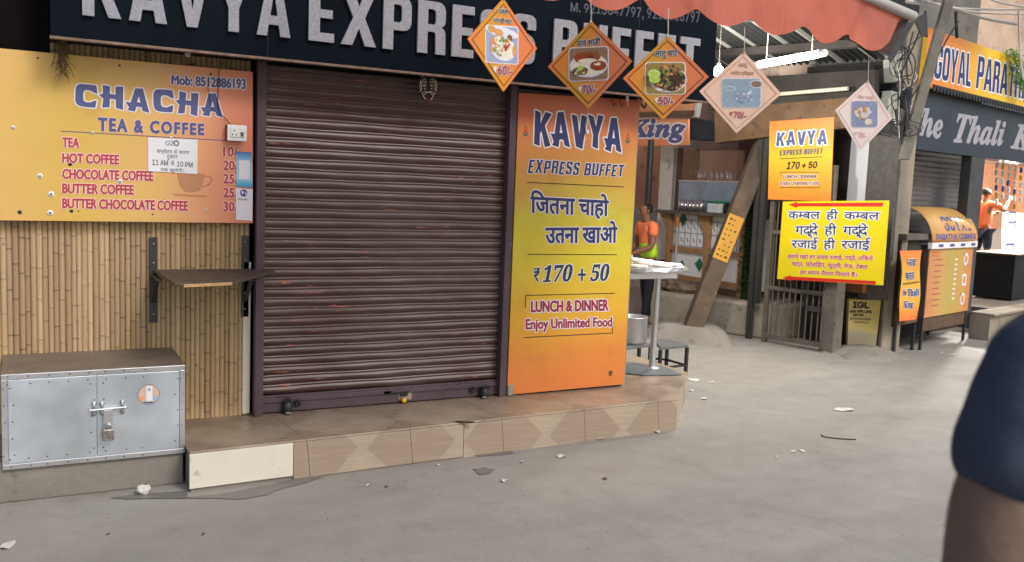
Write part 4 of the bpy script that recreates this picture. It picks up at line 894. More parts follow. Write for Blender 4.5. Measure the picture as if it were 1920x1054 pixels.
# ================================================================== BUILDING ON THE RIGHT (Thali / Goyal side)
dT = V((.966, .257, 0)); nT = V((.257, -.966, 0)); T0 = V((8.2, 6.65, 0))
def TT(s, d, z): return T0+dT*s-nT*d+V((0, 0, z))
def ts(x, y, off=0): return (on(THA, x, y, off)-T0).dot(dT)
def tbox(b, s0, s1, d0, d1, z0, z1, m=0): return b.obox(TT(s0, d0, z0), dT*(s1-s0), -nT*(d1-d0), V((0, 0, z1-z0)), m)
dG = V((.257, -.966, 0)); nG = V((-.966, -.257, 0)); G0 = V((7.32, 7.69, 0))
def GG(s, d, z): return G0+dG*s-nG*d+V((0, 0, z))
def gbox(b, s0, s1, d0, d1, z0, z1, m=0): return b.obox(GG(s0, d0, z0), dG*(s1-s0), -nG*(d1-d0), V((0, 0, z1-z0)), m)
def gs(x, y, off=0): return (on(GAT, x, y, off)-G0).dot(dG)

peach = M_plaster('peach plaster', L(214, 160, 126), L(226, 176, 144)); cream = M_plaster('cream paint', L(196, 190, 176), L(212, 206, 194)); pinkw = M_plaster('weathered pink plaster', L(176, 150, 132), L(206, 186, 166), sc_=1.5)
dim = mat('grimy dark wall', L(58, 54, 50), .9, var=.35, scale=2.5, bump=.3)
sA = ts(1692, 350, -.4); sB = ts(1814, 400, -.4)
t = thing('snack_shop', 'grimy shop block on the right with a lit room, pink plaster above', 'building', TT(2, 1, 0))
b = MB(); tbox(b, .05, sB+.12, .46, 1.1, 0, 3.1); b.build('wall', dim, t)
b = MB(); tbox(b, .0, 14, 1.6, 2.0, 2.85, 7); b.build('upper_wall', pinkw, t)
b = MB(); tbox(b, .0, 9, .02, 1.6, 2.84, 2.9); b.build('canopy_slab', dim, t)
sJ = ts(1838, 400); sI = ts(1813, 400)
b = MB(); tbox(b, sI, sJ, .0, .12, .3, 2.212); b.build('door_jamb', mat('dark steel jamb', L(64, 66, 66), .5, var=.25), t, bev=.006)
b = MB(); tbox(b, sB+.21, 12, 2.9, 3.1, .3, 2.6); tbox(b, 11.9, 12, .2, 2.9, .3, 2.6); b.build('room_back_wall', peach, t)
b = MB(); tbox(b, sB+.21, 11.9, 2.86, 2.9, .3, 1.15); b.build('dado', mat('grey white dado', L(196, 196, 194), .5, var=.08), t)
b = MB(); tbox(b, sB+.21, 11.9, .1, 2.9, 2.5, 2.6); b.build('room_ceiling', cream, t)
b = MB(); tbox(b, sB+.21, 11.9, .0, 2.9, .0, .3); b.build('room_floor', K['conc'], t)
# shutter of the snack shop
t = thing('steel_shutter', 'closed grey steel shutter behind the yellow snack counter', 'shutter', TT(.8, .4, .6))
b = MB(); z = .6; rows = []
while z < 2.24:
    rows += [(z, 0), (z+.012, .012), (z+.03, .016), (z+.048, .012), (z+.058, 0)]; z += .062
vs = []
for zz, dd in rows: vs += [TT(sA-.5, .42-dd, zz), TT(sB, .42-dd, zz)]
b.add(vs, [(2*i, 2*i+1, 2*i+3, 2*i+2) for i in range(len(rows)-1)], sm=True); b.build('slat_curtain', mat('dull shutter steel', L(112, 108, 106), .4, .35, .25, 5, spec=.6), t)
b = MB(); tbox(b, sB-.01, sB+.04, .34, .43, .5, 2.25); b.build('guide_rail', K['rail'], t)
# dark fascia
t = thing('thali_fascia', 'dark fascia with slanted silver lettering The Thali King over the steel shutter', 'shop sign', TT(3, 0, 2.5))
TP_ = Pan(TT(-.1, .0, 2.84), TT(9, .0, 2.84), TT(9, .0, 2.215), TT(-.1, .0, 2.215)); TP_.board(.2).build('panel', mat('dark blue fascia', L(40, 50, 58), .4, var=.25, scale=3), t)
slv = mat('silver grey letter', L(160, 158, 164), .4, var=.15, scale=30)
label(t, TP_, '𝑻𝒉𝒆', ((1706, 196), (1768, 211), (1766, 260), (1700, 249)), slv, MTH, .012)
label(t, TP_, '𝑻𝒉𝒂𝒍𝒊', ((1796, 212), (1886, 229), (1880, 273), (1788, 266)), slv, MTH, .012)
label(t, TP_, '𝑲𝒊𝒏𝒈', ((1902, 232), (1990, 246), (1982, 304), (1893, 290)), slv, MTH, .012)
# goyal sign
t = thing('paratha_sign', 'yellow and orange GOYAL PARATHA banner sign high on the right', 'shop sign', TT(3, -.08, 3))
q = [on(THA, 1742, 52, .1), TT(9.2, -.1, 3.47), TT(9.2, -.1, 2.9), on(THA, 1730, 160, .1)]
GP_ = Pan(*q); GP_.board(.05).build('panel', M_print('yellow sign print', [(0.0, L(232, 130, 52)), (.10, L(234, 150, 50)), (.17, L(236, 192, 44)), (1.0, L(230, 186, 40))], 0, warp=.03), t)
label(t, GP_, '', ((1757, 84), (1822, 102), (1819, 163), (1750, 146)), K['navy'], vf=merge(block('GOYAL', .07)), halo=K['white'], hr=.018)
label(t, GP_, '', ((1835, 105), (1930, 133), (1927, 188), (1829, 165)), K['navy'], vf=merge(block('PARATHA', .07)), halo=K['white'], hr=.018)
b = MB(); s = ts(1730, 165); k = 0
while s < 8:
    a = TT(s, -.11, 2.895); b.prism([a, a+dT*.09, a+dT*.075-V((0, 0, .06)), a+dT*.03-V((0, 0, .075))], nT*-.01); s += .088
tag(b.build('sheet_fringe', K['black']), 'black scalloped sheet edge hanging below the yellow banner sign', 'fringe')
b = MB(); tbox(b, ts(1840, 195), 7, -.03, .0, 2.842, 2.886); tag(b.build('light_strip', mat('pale blue strip', L(176, 198, 226), .5)), 'pale blue strip between the yellow banner and the dark fascia', 'strip')

# yellow snack counter with curved hood
c0 = V((8.88, 6.74, 0)); dC = V((.962, .272, 0)).normalized(); nC = V((.272, -.962, 0))
CP = pl(c0, nC); cs = lambda x, y: (on(CP, x, y)-c0).dot(dC)
def CC(s, d, z): return c0+dC*s-nC*d+V((0, 0, z))
def cbx(b, s0, s1, d0, d1, z0, z1): return b.obox(CC(s0, d0, z0), dC*(s1-s0), -nC*(d1-d0), V((0, 0, z1-z0)))
W0, W1 = cs(1741, 500), cs(1822, 500); zt = on(CP, 1780, 466).z; zb = on(CP, 1775, 589).z
print('counter', W0, W1, zt, zb)
t = thing('snack_counter', 'yellow snack counter with curved GOYAL PARATHA CORNER hood on thin legs', 'counter', CC((W0+W1)/2, .2, 0))
b = MB(); cbx(b, W0, W1, .012, .45, zb, zt); b.build('carcass', mat('counter body', L(90, 84, 76), .6, var=.2), t)
q = Pan(CC(W0, 0, zt), CC(W1, 0, zt), CC(W1, 0, zb), CC(W0, 0, zb)); q.board(.01).build('front_panel', M_print('menu print', [(0.0, L(204, 136, 88)), (.28, L(200, 156, 88)), (.5, L(184, 168, 84)), (.8, L(200, 154, 80)), (1.0, L(204, 130, 78))], 0, warp=.06), t)
def loose(pan, cells, m, name, parent):
    b = MB()
    for (u0, v0, u1, v1) in cells: b.add([pan.uv(u0, v0, .0015), pan.uv(u0, v1, .0015), pan.uv(u1, v1, .0015), pan.uv(u1, v0, .0015)], [(0, 1, 2, 3)])
    return b.build(name, m, parent)
for k in range(9):
    loose(q, [(.12, .15+k*.085, .12+random.uniform(.14, .22), .165+k*.085)], K['rosy'], 'menu_item', t); loose(q, [(.58, .16+k*.075, .64, .185+k*.075)], K['white'], 'price', t)
b = MB(); 
for k, yy in enumerate((.82, .5, .2)):
    b = MB(); p = q.uv(.84, 1-yy); spot(q, b, p, .085, .10, 0, .001, 4, rot=math.pi/4); spot(q, b, p, .07, .075, 1, .002, 16); spot(q, b, p, .045, .05, 2, .003, 12); b.build('food_print', [K['slate'] if k != 1 else dough, K['white'], fm['photo tan']], t)
b = MB(); line(q, b, [(1749, 473), (1762, 473), (1762, 480), (1749, 480), (1749, 473)], .008, lift=.0015); b.build('heading_frame', K['red'], t)
b = MB(); cbx(b, W0-.02, W1+.04, -.03, .02, zt+.005, zt+.075); b.build('white_strip', K['white'], t, bev=.004)
for k in range(4):
    b = MB(); u = W0+(W1-W0)*(.12+.25*k); cbx(b, u, u+.13, -.0325, -.031, zt+.025, zt+.055); b.build('strip_mark', K['slate'], t)
zh = zt+.08; HH = on(pl(c0-nC*.30, nC), 1760, 390).z-zh; n = 14; b = MB(); vs = []
hood = lambda u, k: CC(W0-.02+(W1-W0+.05)*u, .36-.38*math.sin(k*math.pi/2)**.85, zh+HH*math.cos(k*math.pi/2)**1.1)
for j in range(n+1): vs += [hood(0, j/n), hood(1, j/n)]
b.add(vs, [(2*j, 2*j+1, 2*j+3, 2*j+2) for j in range(n)], uv=[[(0, j/n), (1, j/n), (1, (j+1)/n), (0, (j+1)/n)] for j in range(n)], sm=True)
o = b.build('hood', M_print('hood print', [(0.0, L(190, 148, 90)), (.5, L(202, 156, 80)), (1.0, L(202, 142, 74))], 1), t); o.modifiers.new('Solid', 'SOLIDIFY').thickness = .008
def hood_text(vf, u0, u1, k0, k1, m, bold, hal):
    vs, fs = vf; xs = [v[0] for v in vs]; ys = [v[1] for v in vs]; b = MB()
    for mm, rad, lift, cnt in ((1, bold+.009, .006, 10), (0, bold, .009, 6)):
        for i in range(cnt):
            ox, oy = math.cos(i*6.283/cnt)*rad, math.sin(i*6.283/cnt)*rad; pts = []
            for v in vs:
                u = u0+(v[0]-min(xs))/(max(xs)-min(xs))*(u1-u0)+ox; k = k1-(v[1]-min(ys))/(max(ys)-min(ys))*(k1-k0)+oy*.8
                p = hood(u, min(1, max(0, k))); tn = hood(u, min(1, k+.02))-hood(u, max(0, k-.02)); nn = tn.cross(dC).normalized(); nn = nn if nn.dot(CAM-p) > 0 else -nn; pts.append(p+nn*(lift+i*8e-5))
            b.add(pts, fs, mm)
    b.build('lettering', [m, K['white']], t)
hood_text(merge(block('GOYAL', .09)), .30, .88, .46, .77, K['slate'], .001, 1); hood_text(glyphs('PARATHA CORNER', INT), .08, .96, .83, .95, K['slate'], .006, 1)
for s, d in ((W0+.01, .02), (W1-.01, .02), (W0+.02, .43), (W1-.03, .43)):
    b = MB(); cbx(b, s-.014, s+.014, d-.012, d+.016, .001, zb-.001); b.build('leg', K['iron'], t)
b = MB(); cbx(b, W0, W1, .02, .05, zb-.16, zb-.002); b.build('lower_board', K['woodd'], t)
# narrow counter with the hanging banner
t = thing('narrow_counter', 'narrow dark counter between concrete pillar and snack counter', 'counter', CC(-.3, .3, 0))
s0, s1 = cs(1684, 540)+.16, W0-.05; b = MB(); cbx(b, s0, s1, .08, .26, .3, zt+.10); b.build('carcass', dim, t)
b = MB(); cbx(b, s0, W0+.12, .02, .3, zt+.105, zt+.17); b.build('top', K['concd'], t, bev=.004)
b = MB(); cbx(b, s0, s1, .05, .08, .32, .48); b.build('plank', K['woodd'], t)
for s in (s0+.03, s1-.02):
    b = MB(); cbx(b, s-.015, s+.015, .06, .09, .001, .319); b.build('leg', K['iron'], t)
b = MB(); cbx(b, s0+.2, s0+.23, .2, .23, zt+.17, zt+.62); b.build('upright', K['steelw'], t)
bn = [on(CP, *p, o_) for p, o_ in (((1687, 470), .02), ((1728, 469), .02), ((1718, 599), .06), ((1682, 602), .07))]
t = thing('hanging_banner', 'narrow orange banner curling at its foot beside the concrete pillar', 'banner', bn[0])
b = MB(); vs = []; n = 14
BPn = Pan(*bn)
curl = lambda u, v: BPn.uv(u, v, .03*math.sin(v*2.6)*(1-u*.6)+.012*math.sin(v*7+u*3))
for j in range(n+1): vs += [curl(0, j/n), curl(.5, j/n), curl(1, j/n)]
b.add(vs, [(3*j+i, 3*j+3+i, 3*j+4+i, 3*j+1+i) for j in range(n) for i in (0, 1)], uv=[[(i*.5, 1-j/n), (i*.5, 1-(j+1)/n), (i*.5+.5, 1-(j+1)/n), (i*.5+.5, 1-j/n)] for j in range(n) for i in (0, 1)], sm=True)
b.build('sheet', M_print('banner print', [(0.0, L(232, 120, 50)), (.3, L(230, 172, 54)), (.65, L(226, 176, 60)), (1.0, L(228, 126, 54))], 1), t)
for s, f, quad in (('नवा', DEV, (.28, .13, .72, .22)), ('पराठा', DEV, (.22, .32, .70, .42)), ('The', MTH, (.12, .56, .3, .64)), ('𝕋𝕙𝕒𝕝𝕚', MTH, (.36, .55, .9, .65)), ('𝕂𝕚𝕟𝕘', MTH, (.2, .72, .6, .84))):
    s = s.translate({ord(c): d for c, d in zip('𝕋𝕙𝕒𝕝𝕚𝕂𝕟𝕘', '𝐓𝐡𝐚𝐥𝐢𝐊𝐧𝐠')}); vs, fs = glyphs(s, f); xs = [v[0] for v in vs]; ys = [v[1] for v in vs]; b = MB(); u0, v0, u1, v1 = quad
    for mm, cnt, rad, lf in ((1, 8, .009, .004), (0, 4, .003, .006)):
        for i in range(cnt):
            b.add([curl(u0+(v[0]-min(xs))/(max(xs)-min(xs))*(u1-u0), v1-(v[1]-min(ys))/(max(ys)-min(ys))*(v1-v0))+BPn.n*(lf+i*8e-5)+BPn.ex*math.cos(i*6.283/cnt)*rad+BPn.ey*math.sin(i*6.283/cnt)*rad for v in vs], fs, mm)
    b.build('lettering', [K['navy'], K['white']], t)
b = MB(); b.bar(curl(.1, .475)+BPn.n*.006, curl(.95, .455)+BPn.n*.006, BPn.ey*.008, BPn.n*.002); b.build('rule', K['ink'], t)

# lit room
lampm = glow('lit tube', (1, .97, .92), 14)
t = thing('room_tube_lamp', 'bright tube lamp glowing inside the room on the right', 'lamp', TT(7.2, 1.2, 2.4))
b = MB(); b.tube([TT(6.0, 1.4, 2.40), TT(7.2, 1.4, 2.40)], .02, 10); b.build('tube', lampm, t)
b = MB(); b.tube([TT(5.95, 1.4, 2.46), TT(7.25, 1.4, 2.46)], .025, 8); b.build('fitting', K['white'], t)
def lamp(name, loc, energy, size, col=(1, .96, .9)):
    l = bpy.data.lights.new(name, 'POINT'); l.energy = energy; l.shadow_soft_size = size; l.color = col
    o = bpy.data.objects.new(name, l); C.objects.link(o); o.location = loc; return o
lamp('room_light', TT(6.4, 1.2, 2.25), 900, .15)
lamp('wall_lamp_light', on(THA, 1800, 70, -.9)+V((0, 0, .1)), 130, .06, (1, .93, .75))
pk = mat('clear packets', L(206, 206, 204), .25, var=.2, scale=40, spec=.6); colsP = [mat('packet %s' % n_, L(*c), .4) for n_, c in (('gold', (190, 160, 60)), ('blue', (60, 80, 140)), ('white', (220, 220, 220)))]
for k, (x, y0, y1, wd) in enumerate(((1869, 303, 385, 9), (1880, 305, 365, 8), (1891, 308, 378, 9), (1903, 310, 392, 8), (1914, 312, 382, 9), (1926, 312, 380, 9))):
    t = thing('packet_strip', 'glossy strip of snack packets hanging in the lit doorway', 'snack packets', on(THA, x, y0, -.3), 'hanging snack packet strips'); yy = y0; i = 0
    while yy < y1:
        b = MB(); p = on(THA, x+random.uniform(-1, 1), yy+7, -.3); b.cbox(p, dT*wd/150*random.uniform(.8, 1.1)+V((0, 0, random.uniform(-.01, .01))), nT*.03, V((0, 0, .08)))
        b.build('packet', random.choice([pk, pk]+colsP), t, bev=.012); yy += 14
t = thing('poster_card', 'white wall sheet with two blue framed cards in the lit room', 'poster', on(THA, 1900, 430, -2.0))
q = fpan(THA, (1882, 396), (1925, 400), (1921, 480), (1880, 478), -1.6); q.board(.02).build('sheet', K['paper'], t)
for x, y in ((1891, 398), (1887, 458)):
    b = MB(); line(q, b, [(x, y), (x+13, y), (x+13, y+19), (x, y+19), (x, y)], .035, lift=.003); b.build('blue_frame', K['slate'], t)
b = MB(); spot(q, b, q.px(1903, 424), .03, .03, 0, .003, 12); b.build('badge', K['slate'], t)
t = thing('black_table', 'black cloth-sided table at the right in front of the lit room', 'table', onZ(1880, 610))
TB = pl(onZ(1880, 607), nT); a = on(TB, 1893, 595); c = on(TB, 1908, 600); zt2 = on(TB, 1880, 478).z
b = MB(); b.obox(V((a.x, a.y, .32)), dT*1.2, -nT*.55, V((0, 0, zt2-.35))); b.build('side', mat('black cloth', L(22, 24, 26), .8, var=.3, scale=6), t)
b = MB(); b.obox(V((a.x, a.y, zt2-.028))-dT*.03+nT*.03, dT*1.3, -nT*.62, V((0, 0, .025))); b.build('top', K['woodd'], t, bev=.003)
b = MB(); b.obox(TT(sJ-.05, -.25, .001), dT*4, -nT*.24, V((0, 0, .30))); b.obox(TT(sJ-.05, -.30, .302), dT*4, -nT*.29, V((0, 0, .03))); tag(b.build('entry_ledge', K['concw'], bev=.006), 'pale stone ledge under the red crate at the lit shop', 'ledge')

# ================================================================== PILLAR, METERS, CABLES, LEANING POST
t = thing('concrete_pillar', 'square concrete street pillar with a yellow 399 bill pasted on it', 'pillar', onZ(1666, 664))
nP = V((-.42, -.907, 0)); dP = V((.907, -.42, 0)); pc = onZ(1667, 664); a0 = pc-nP*.14
b = MB(); b.obox(a0-dP*.09+nP*.13, dP*.20, -nP*.24, V((0, 0, 3.6))); b.build('shaft', K['concw'], t, bev=.012)
PP = pl(a0+nP*.13, nP); q = fpan(PP, (1651, 284), (1675, 284), (1674, 321), (1650, 322), .003)
t = thing('yellow_bill', 'small yellow bill with 399 pasted on the concrete pillar', 'poster', q.uv(.5, .5)); q.board(.002).build('sheet', mat('yellow paper', L(206, 198, 92), .7, var=.06), t)
label(t, q, '399', ((1654, 294), (1670, 294), (1669, 304), (1653, 304)), K['ink'], INT, .003)
for k in (289, 308, 312, 317):
    b = MB(); line(q, b, [(1653, k), (1670, k)], .008, lift=.001); b.build('text_line', mat('olive ink', L(120, 116, 60), .6), t)
q = fpan(PP, (1654, 357), (1669, 357), (1669, 367), (1653, 367), .003); t = thing('torn_sticker', 'small torn white sticker low on the concrete pillar above the yellow board', 'sticker', q.uv(.5, .5)); q.board(.002).build('sheet', K['paper'], t)
b = MB(); line(q, b, [(1656, 360), (1667, 360)], .012, lift=.001); b.build('print_mark', K['slate'], t)
mtr = mat('grey meter box', L(150, 152, 142), .5, var=.15, scale=6, wear=L(110, 106, 96), wearlo=.64)
for (c_, tilt, l_, wd, h) in (((1676, 125), .28, 'tilted grey meter box high on the concrete pillar among cables', .24, .29), ((1668, 200), -.04, 'upright grey meter box below the tilted one on the pillar', .2, .3)):
    p = on(PP, *c_, .1); t = thing('meter_box', l_, 'meter box', p); R = Mx.Rotation(tilt, 3, nT); ax = R @ (dT*wd); az = R @ V((0, 0, h))
    b = MB(); b.cbox(p, ax, nT*.12, az); b.build('case', mtr, t, bev=.012); b = MB(); b.cbox(p+nT*.063-az*.2, ax*.45, nT*.006, az*.12); b.build('dial_window', K['iron'], t, bev=.002)
    b = MB(); b.cbox(p+nT*.061+az*.2, ax*.8, nT*.002, az*.02); b.build('lid_seam', K['iron'], t)
t = thing('leaning_post', 'tall grey post leaning right in front of the yellow banner sign', 'post', at(1697, 300, 8.9))
b = MB(); b.bar(at(1694, 300, 8.9), at(1790, -40, 8.9), rt*.10, V((fw.x, fw.y, 0))*.07); b.build('shaft', mat('weathered post', L(104, 100, 90), .8, var=.25, scale=8, bump=.4), t, bev=.01)
def cable(pts, r, m, l, cat='cable', grp='tangled street cables', nm='street_cable', sag=.0):
    P = [at(*p) for p in pts]; out = []
    for i in range(len(P)-1):
        p0, p1, p2, p3 = P[max(0, i-1)], P[i], P[i+1], P[min(len(P)-1, i+2)]
        for k in range(6):
            u = k/6; out.append(.5*((2*p1)+(p2-p0)*u+(2*p0-5*p1+4*p2-p3)*u*u+(3*p1-p0-3*p2+p3)*u**3))
    out.append(P[-1]); b = MB(); b.tube(out, r, 5, 0); return tag(b.build(nm, K[m]), l, cat, grp)
for pts, r, l in (([(1700, 2, 9), (1775, 15, 9.3), (1850, 35, 9.8), (1905, 45, 10.2)], .022, 'thick pale cable slanting down over the yellow banner, lowest of the pale cables'),
        ([(1720, -4, 9), (1800, 16, 9.4), (1930, 17, 10.2)], .012, 'pale cable running level above the slanting one at top right'),
        ([(1740, 4, 9), (1830, 23, 9.5), (1940, 26, 10.2)], .012, 'pale cable just under the level one at top right'),
        ([(1850, -4, 9.4), (1880, 6, 9.8), (1935, 15, 10.2)], .012, 'pale cable entering at the top right edge of the view'),
        ([(1910, 20, 9.7), (1911, 70, 9.7), (1914, 115, 9.7), (1920, 150, 9.7)], .012, 'pale cable hanging vertically before the yellow banner')):
    cable(pts, r, 'wireg', l)
dark = [([(1797, 40, 9.4), (1775, 75, 9.2), (1745, 130, 9), (1700, 200, 8.8), (1690, 260, 8.8)], .008, 'dark cable crossing behind the leaning post downwards to the pillar'),
        ([(1792, 20, 9.4), (1793, 50, 9.4), (1794, 70, 9.5)], .016, 'short dark rod above the yellow banner letters'),
        ([(1610, 60, 9.2), (1640, 100, 9), (1672, 108, 8.9), (1735, 62, 9)], .006, 'dark wire looping from the awning end over the tilted meter box'),
        ([(1735, 20, 8.9), (1720, 70, 8.9), (1690, 140, 8.9), (1684, 200, 8.9), (1690, 270, 8.9)], .008, 'dark cable running down the pillar beside the meter boxes'),
        ([(1712, 60, 8.9), (1700, 120, 8.9), (1706, 200, 8.9), (1692, 300, 8.9)], .007, 'dark cable nearest the leaning post on the pillar')]
for pts, r, l in dark: cable(pts, r, 'wire', l)
for k in range(9):
    x0 = 1668+random.uniform(-14, 14); pts = [(x0+random.uniform(4, 40), 70+random.uniform(-20, 40), 8.95)]
    for j in range(4): pts.append((1694+random.gauss(0, 13), 120+j*42+random.uniform(-20, 20), 8.85+random.uniform(-.1, .1)))
    o = cable(pts, random.choice((.003, .004, .006)), random.choice(('wire', 'wire', 'wireg')), 'loose wire in the tangle hanging about the pillar and meter boxes', grp='tangled wires on the pillar')
for k in range(5):
    cx, cy = 1685+random.uniform(-22, 22), 238+random.uniform(-10, 14); pts = [(cx+math.cos(a)*random.uniform(24, 34), cy+math.sin(a)*random.uniform(9, 15), 8.8) for a in [i*.7 for i in range(10)]]
    cable(pts, .004, 'wire', 'coil of dark wire looped about the pillar beside the dark fascia', grp='coiled wires on the pillar')
b = MB(); b.prism([at(1692, 50, 8.6), at(1738, 22, 8.6), at(1740, 70, 8.6), at(1728, 66, 8.6), at(1716, 40, 8.6), at(1672, 118, 8.6), at(1666, 110, 8.6)], V((fw.x, fw.y, 0))*.02); tag(b.build('tarp_scrap', K['black']), 'torn black tarpaulin scrap hanging at the awning end', 'tarpaulin')
# plant on the wall
t = thing('creeper', 'bright green leafy creeper hanging over the right end of the yellow banner', 'plant', on(THA, 1895, 100, .2))
b = MB(); stems = []
for k in range(9):
    p = on(THA, 1892+random.uniform(-8, 10), 96+random.uniform(-6, 6), .15); pts = [p]
    for j in range(6): p = p+dT*random.uniform(.0, .14)+V((0, 0, -random.uniform(.03, .13)))+nT*random.uniform(-.02, .05); pts.append(p)
    stems.append(pts); b.tube(pts, .004, 4)
b.build('stems', K['leaf'], t)
b = MB()
for pts in stems:
    for i in range(60):
        j = random.randrange(6); p = pts[j].lerp(pts[j+1], random.random())+V((random.gauss(0, .035), random.gauss(0, .03), random.gauss(0, .03))); d = V((random.gauss(0, 1), random.gauss(0, 1), random.gauss(0, 1)-.4)).normalized(); s = d.orthogonal().normalized(); ln = random.uniform(.03, .06)
        b.add([p, p+d*ln*.5+s*ln*.24, p+d*ln, p+d*ln*.5-s*ln*.24], [(0, 1, 2, 3)])
b.build('leaves', K['leaf'], t)

# ================================================================== GATE AND ITS BOARDS
t = thing('iron_gate', 'rusty barred iron gate standing closed behind the yellow Hindi board', 'gate', GG(.4, 0, 0))
rusty = mat('dusty gate iron', L(98, 90, 80), .7, var=.3, scale=10, wear=L(130, 118, 102), wearlo=.6)
g0_, g1_ = gs(1435, 600), gs(1545, 600); zr1, zr2 = on(GAT, 1490, 545).z, on(GAT, 1490, 648).z
for s in (g0_, g1_):
    b = MB(); gbox(b, s-.025, s+.025, -.025, .025, .001, 2.0); b.build('post', rusty, t, bev=.004)
for z in (.07, zr1, 1.25, 1.93):
    b = MB(); gbox(b, g0_+.026, g1_-.026, -.02, .02, z-.022, z+.022); b.build('rail', rusty, t, bev=.003)
for k in range(9):
    s = g0_+(g1_-g0_)*(k+1)/10; b = MB(); b.tube([GG(s, -.001, .093), GG(s, 0, zr1-.024)], .009, 7); b.tube([GG(s, 0, zr1+.024), GG(s, 0, 1.226)], .009, 7); b.tube([GG(s, 0, 1.274), GG(s, 0, 1.905)], .009, 7); b.build('bar', rusty, t)
b = MB(); gbox(b, g0_+.45, g1_-.02, -.045, -.022, zr1-.015, zr1+.01); b.build('slide_bolt', K['iron'], t)
b = MB(); gbox(b, g1_-.2, g1_-.03, -.035, -.022, zr1-.2, zr1-.14); b.build('lock_plate', K['iron'], t)
t = thing('iron_framework', 'dark steel frame posts standing left of the barred gate', 'frame', GG(-.2, .05, 0))
for x in (1410, 1421):
    s = gs(x, 500); b = MB(); gbox(b, s-.03, s+.03, .0, .06, .001 if x < 1415 else .42, 2.5); b.build('post', dim, t)
for y in (372, 440, 475, 500):
    b = MB(); z = on(GAT, 1415, y).z; gbox(b, gs(1410, y)+.031, gs(1421, y)-.031, .01, .05, z-.02, z+.02); b.build('rung', dim, t)
b = MB(); s = gs(1418, 360, -.15); b.tube([GG(s, .3, .42), GG(s, .3, 2.3)], .016, 8); tag(b.build('water_pipe', K['wireg']), 'pale thin pipe rising beside the green hedge strip', 'pipe')
t = thing('gate_house', 'dark narrow house front behind gate and boards with tiled post', 'building', GG(.6, .8, 0))
b = MB(); gbox(b, -.25, .72, 1.0, 1.5, .0, 3.2); b.build('wall', dim, t)
b = MB(); gbox(b, g1_+.16, g1_+.5, .35, .42, 1.02, 2.6); b.build('dark_panel', mat('dark green board', L(66, 70, 64), .6, var=.25, scale=3), t)
sT0, sT1 = gs(1592, 320, -.3), gs(1626, 320, -.3); b = MB(); gbox(b, sT0, sT1, .3, .349, 1.3, 2.35); b.build('tiled_post', M_print('grey white tile', [(0.0, L(196, 196, 200)), (1.0, L(206, 206, 208))], 1), t)
b = MB(); gbox(b, sT1+.005, sT1+.32, .3, .34, .6, 2.6); b.build('slatted_panel', mat('slatted panel', L(80, 76, 72), .6, var=.3, scale=20), t)
b = MB(); gbox(b, gs(1549, 600), gs(1571, 600), -.06, .12, .0, .92); tag(b.build('gate_pier', K['concd'], bev=.01), 'short grey concrete pier at the right side of the barred gate', 'pier')
b = MB(); gbox(b, gs(1578, 555, -.3), gs(1625, 555, -.3), .2, .299, .66, 1.0); tag(b.build('rust_sheet', mat('rusty sheet', L(112, 70, 40), .8, var=.4, scale=4)), 'rusty orange sheet low behind the yellow stone marker', 'metal sheet')
q = fpan(GAT, (1443, 228), (1564, 219.5), (1557, 378), (1440, 374), .06)
t = thing('small_sign', 'smaller orange KAVYA EXPRESS BUFFET board hung high on the gate', 'sign', q.uv(.5, .5)); q.board(.012).build('panel', M_print('small sign print', [(0.0, L(230, 134, 50)), (.3, L(228, 160, 46)), (.55, L(206, 182, 46)), (.8, L(222, 150, 60)), (1.0, L(220, 128, 66))], 1, warp=.08), t)
label(t, q, '', ((1457, 247), (1551, 242), (1551, 272), (1455, 276)), K['slate'], vf=merge(block('kavya', .12, .98, .03, .02)), halo=K['white'], hr=.011, name='title')
label(t, q, '', ((1463, 282), (1544, 278), (1542, 288), (1462, 292)), K['navy'], vf=merge(block('EXPRESS BUFFET', .16)))
label(t, q, '170 + 50', ((1476, 304), (1532, 303), (1532, 315), (1475, 317)), K['ink'], INT, .004, shear=.2)
label(t, q, 'LUNCH / DINNER', ((1469, 328), (1531, 328), (1531, 334), (1469, 335)), K['ink'], INT, .002, halo=K['pinkhalo'], hr=.006)
label(t, q, 'Enjoy Unlimited Food', ((1464, 340), (1536, 340), (1536, 348), (1464, 349)), K['woodd'], INT, .002, halo=K['pinkhalo'], hr=.006)
for pts in ([(1462, 298), (1542, 294)], [(1464, 330), (1464, 323), (1536, 323)], [(1463, 352), (1536, 352), (1537, 340)]):
    b = MB(); line(q, b, pts, .006); b.build('rule', K['ink'], t)
q = fpan(GAT, (1468, 378), (1667, 376), (1655, 535), (1457, 523), .13)
t = thing('hindi_board', 'bright yellow Hindi board with two red arrows tied across the gate', 'sign', q.uv(.5, .5)); q.board(.012).build('panel', mat('yellow board', L(226, 204, 22), .4, var=.04), t)
for pts in ([(1478, 384), (1495, 378.5), (1495, 381), (1656, 380), (1655, 387.5), (1495, 387), (1495, 390)], [(1467, 521), (1483, 516), (1483, 518.5), (1642, 527), (1642, 533.5), (1482, 524.5), (1482, 527)]):
    b = MB(); P = [q.px(*p, .0015) for p in pts]; b.add(P, [tuple(range(7))]); b.build('arrow', K['red'], t)
def half(vf_list, gap=0):
    x = 0; out = []
    for vs, fs in vf_list:
        a = min(v[0] for v in vs); out.append(([(v[0]-a+x, v[1], 0) for v in vs], fs)); x += max(v[0] for v in vs)-a+gap
    return merge(out)
